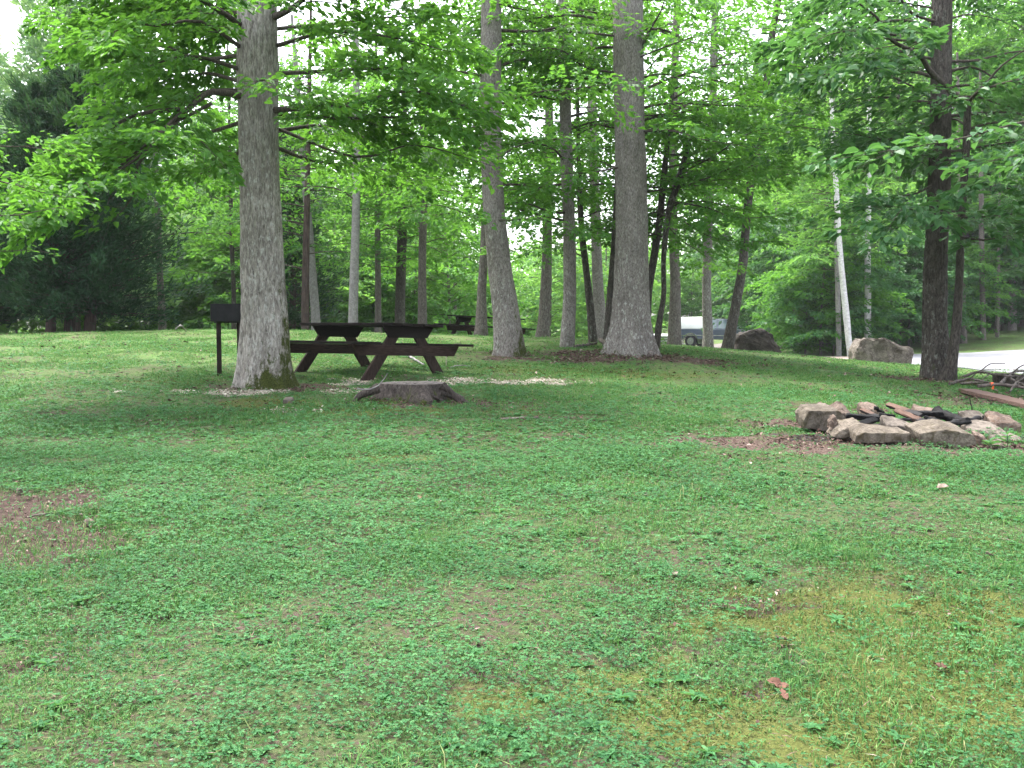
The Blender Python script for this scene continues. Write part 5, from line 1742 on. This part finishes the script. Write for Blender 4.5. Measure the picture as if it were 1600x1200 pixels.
def make_pickup():
    c = PX(1121, 543, 62)
    gz = H(c[0], c[1])
    root = empty('pickup_truck', (c[0], c[1], gz + .04), 'slate pickup truck with a white bed cap parked behind the trunks', 'pickup', rz=R(-33))
    W = .92
    r = .38
    bm = bmesh.new()
    xr, xf = -1.42, 1.85
    out = [(-2.55, .52), *[(xr + p_[0], p_[1]) for p_ in circ(0, r, .47, 162, 18)], (xf - .45, .45), *[(xf + p_[0], p_[1]) for p_ in circ(0, r, .47, 162, 18)], (2.62, .5), (2.66, .72), (2.62, .98), (1.35, 1.10), (-2.55, 1.12)]
    prism(bm, out, 'y', -W, W)
    body = bm_obj('body', bm, M['paint_slate'], root, .03)
    bm = bmesh.new()
    for s in (-1, 1):
        for xx in (xr, xf):
            ring = circ(xx, r, .52, 160, 20) + circ(xx, r, .455, 20, 160)
            prism(bm, ring, 'y', s * (W + .002), s * (W + .022))
    bm_obj('wheel_arch_trim', bm, M['chrome'], body, 0)
    bm = bmesh.new()
    for s in (-1, 1):
        box(bm, -2.5, 2.5, s * (W + .002) if s > 0 else -W - .02, s * (W + .02) if s > 0 else -W - .002, .70, .75)
    bm_obj('side_trim', bm, M['chrome'], body, .004)
    # cab
    bm = bmesh.new()
    B = [(-.42, 1.1), (1.40, 1.1), (.72, 1.74), (-.28, 1.76)]
    A = [bm.verts.new((x, -W + .03, z)) for x, z in B[:2]] + [bm.verts.new((x, -W + .2, z)) for x, z in B[2:]]
    D = [bm.verts.new((x, W - .03, z)) for x, z in B[:2]] + [bm.verts.new((x, W - .2, z)) for x, z in B[2:]]
    bm.faces.new(A)
    bm.faces.new(D[::-1])
    for i in range(4):
        bm.faces.new((A[i], D[i], D[(i + 1) % 4], A[(i + 1) % 4]))
    cab = bm_obj('cab', bm, M['paint_slate'], root, .04)

    def pane(pts, off):
        b_ = bmesh.new()
        v1 = [b_.verts.new(p_) for p_ in pts]
        b_.faces.new(v1)
        b_.normal_update()
        b_.faces.ensure_lookup_table()
        n_ = b_.faces[0].normal.copy()
        if n_.dot(Vector(off)) < 0:
            n_ = -n_
        ex = bmesh.ops.extrude_face_region(b_, geom=b_.faces[:])
        for g_ in ex['geom']:
            if isinstance(g_, bmesh.types.BMVert):
                g_.co += n_ * .012
        for v_ in v1:
            v_.co += n_ * .003
        bm_obj('window', b_, M['car_glass'], cab, 0)

    for s in (-1, 1):
        yb, yt = W - .03 - .02, W - .2 + .022
        pane([(-.26, s * yb, 1.16), (.28, s * yb, 1.16), (.24, s * yt, 1.68), (-.2, s * yt, 1.68)], (0, s, 0))
        pane([(.36, s * yb, 1.16), (1.2, s * yb, 1.16), (.68, s * yt, 1.68), (.32, s * yt, 1.68)], (0, s, 0))
    pane([(1.36, -.75, 1.15), (1.36, .75, 1.15), (.78, .62, 1.69), (.78, -.62, 1.69)], (1, 0, .5))
    # white bed cap
    bm = bmesh.new()
    B = [(-2.54, 1.125), (-.46, 1.125), (-.46, 1.80), (-.7, 1.88), (-2.1, 1.86), (-2.42, 1.74)]
    A = [bm.verts.new((x, -W + (.01 if z < 1.2 else .13), z)) for x, z in B]
    D = [bm.verts.new((x, W - (.01 if z < 1.2 else .13), z)) for x, z in B]
    bm.faces.new(A)
    bm.faces.new(D[::-1])
    for i in range(6):
        bm.faces.new((A[i], D[i], D[(i + 1) % 6], A[(i + 1) % 6]))
    bm_obj('bed_cap', bm, M['paint_white'], root, .05, True)
    for nm, x0, x1 in (('rear_bumper', -2.66, -2.555), ('front_bumper', 2.665, 2.78)):
        bm = bmesh.new()
        box(bm, x0, x1, -W, W, .42, .60)
        bm_obj(nm, bm, M['chrome'], root, .02)
    for s in (-1, 1):
        bm = bmesh.new()
        box(bm, 2.63, 2.69, s * .62 - .16, s * .62 + .16, .72, .88)
        bm_obj('headlight', bm, M['lamp_glass'], root, .01)
        bm = bmesh.new()
        box(bm, 1.12, 1.24, s * (W + .12) - .08, s * (W + .12) + .08, 1.12, 1.3)
        bm_obj('side_mirror', bm, M['paint_slate'], root, .02)
    bm = bmesh.new()
    for k in range(4):
        box(bm, 2.64, 2.685, -.42, .42, .70 + k * .06, .735 + k * .06)
    bm_obj('front_grille', bm, M['chrome'], root, .004)
    for xx in (xr, xf):
        for s in (-1, 1):
            make_wheel(root, xx, s * (W - .13), r)
    return root


make_pickup()


def make_trailer():
    c = PX(1036, 542, 66)
    c[2] = H(c[0], c[1]) + .04
    root = empty('utility_trailer', (c[0], c[1], c[2]), 'low trailer with slatted sides and a white cover parked left of the pickup', 'trailer', rz=R(-20))
    bm = bmesh.new()
    box(bm, -1.5, 1.2, -.85, .85, .42, .50)
    bm_obj('deck', bm, M['trailer_steel'], root, .01)
    bm = bmesh.new()
    for k in range(3):
        for s in (-1, 1):
            box(bm, -1.5, 1.2, s * .87 - .015, s * .87 + .015, .52 + k * .16, .61 + k * .16)
        box(bm, -1.53, -1.503, -.84, .84, .52 + k * .16, .61 + k * .16)
        box(bm, 1.203, 1.23, -.84, .84, .52 + k * .16, .61 + k * .16)
    bm_obj('slatted_sides', bm, M['chrome'], root, .004)
    for xx in (-1.48, -.15, 1.18):
        for s in (-1, 1):
            bm = bmesh.new()
            box(bm, xx - .03, xx + .03, s * .91 - .022, s * .91 + .022, .4, 1.0)
            bm_obj('stake', bm, M['trailer_steel'], root, .006)
    bm = bmesh.new()
    prism(bm, [(-.83, .51), (.83, .51), (.82, .98), (.45, 1.08), (-.4, 1.1), (-.82, .99)], 'x', -1.47, 1.17)
    bm_obj('cover', bm, M['paint_white'], root, .05, True)
    bm = bmesh.new()
    prism(bm, [(1.2, -.5), (1.2, .5), (2.3, .06), (2.3, -.06)], 'z', .40, .46)
    bm_obj('drawbar', bm, M['trailer_steel'], root, .01)
    for s in (-1, 1):
        make_wheel(root, -.25, s * 1.05, .33)


make_trailer()

# ------------------------------------------------------------------ air
m, nt = newmat('haze_air')
nt.nodes.new('ShaderNodeOutputMaterial')
pv = nt.nodes.new('ShaderNodeVolumePrincipled')
pv.inputs['Color'].default_value = (.93, .97, 1, 1)
pv.inputs['Density'].default_value = .0003
pv.inputs['Anisotropy'].default_value = 0
nt.links.new(pv.outputs[0], nt.nodes['Material Output'].inputs['Volume'])
bm = bmesh.new()
box(bm, -270, 270, -90, 330, -16, 45)
tag(bm_obj('haze', bm, m, None, 0), kind='stuff')

# ------------------------------------------------------------------ light, sky, camera
w = bpy.data.worlds.new('World')
scene.world = w
w.use_nodes = True
nt = w.node_tree
nt.nodes.clear()
N = NT(nt)
SUN_EL, SUN_AZ = 66, -45     # azimuth: clockwise from the view direction
sky = N.n('ShaderNodeTexSky')
sky.sky_type = 'NISHITA'
sky.sun_disc = False
sky.sun_elevation = R(SUN_EL)
sky.sun_rotation = R(SUN_AZ)
sky.air_density = 1.0
sky.dust_density = 4.0
sky.ozone_density = 1.0
hs = N.n('ShaderNodeHueSaturation')
hs.inputs['Saturation'].default_value = .35
N.l(sky.outputs[0], hs.inputs['Color'])
bg = N.n('ShaderNodeBackground')
bg.inputs[1].default_value = .15
N.l(hs.outputs[0], bg.inputs[0])
wo = N.n('ShaderNodeOutputWorld')
N.l(bg.outputs[0], wo.inputs[0])

sd = bpy.data.lights.new('sun', 'SUN')
sd.energy = 1.2
sd.angle = R(14)
sd.color = (1, .96, .90)
so = bpy.data.objects.new('sun', sd)
COL.objects.link(so)
az = R(SUN_AZ)
dirv = Vector((math.sin(az) * math.cos(R(SUN_EL)), math.cos(az) * math.cos(R(SUN_EL)), math.sin(R(SUN_EL))))
so.rotation_euler = dirv.to_track_quat('Z', 'Y').to_euler()
so.location = dirv * 60

cd = bpy.data.cameras.new('camera')
cd.sensor_width = 36
cd.lens = 35
cd.clip_end = 2000
cd.clip_start = .05
co = bpy.data.objects.new('camera', cd)
COL.objects.link(co)
co.location = (0, 0, EYE)
co.rotation_euler = (math.pi / 2 - PITCH, 0, 0)
scene.camera = co

vs = scene.view_settings
scene.display_settings.display_device = 'sRGB'
vs.view_transform = 'Standard'
vs.look = 'None'
vs.gamma = 1
vs.use_curve_mapping = False
vs.exposure = 2.55
scene.render.engine = 'CYCLES'
scene.cycles.use_denoising = True
scene.cycles.max_bounces = 8
scene.cycles.diffuse_bounces = 3
scene.cycles.glossy_bounces = 2
scene.cycles.transmission_bounces = 5
scene.cycles.use_adaptive_sampling = True
scene.cycles.adaptive_threshold = .01
scene.cycles.caustics_reflective = False
scene.cycles.caustics_refractive = False
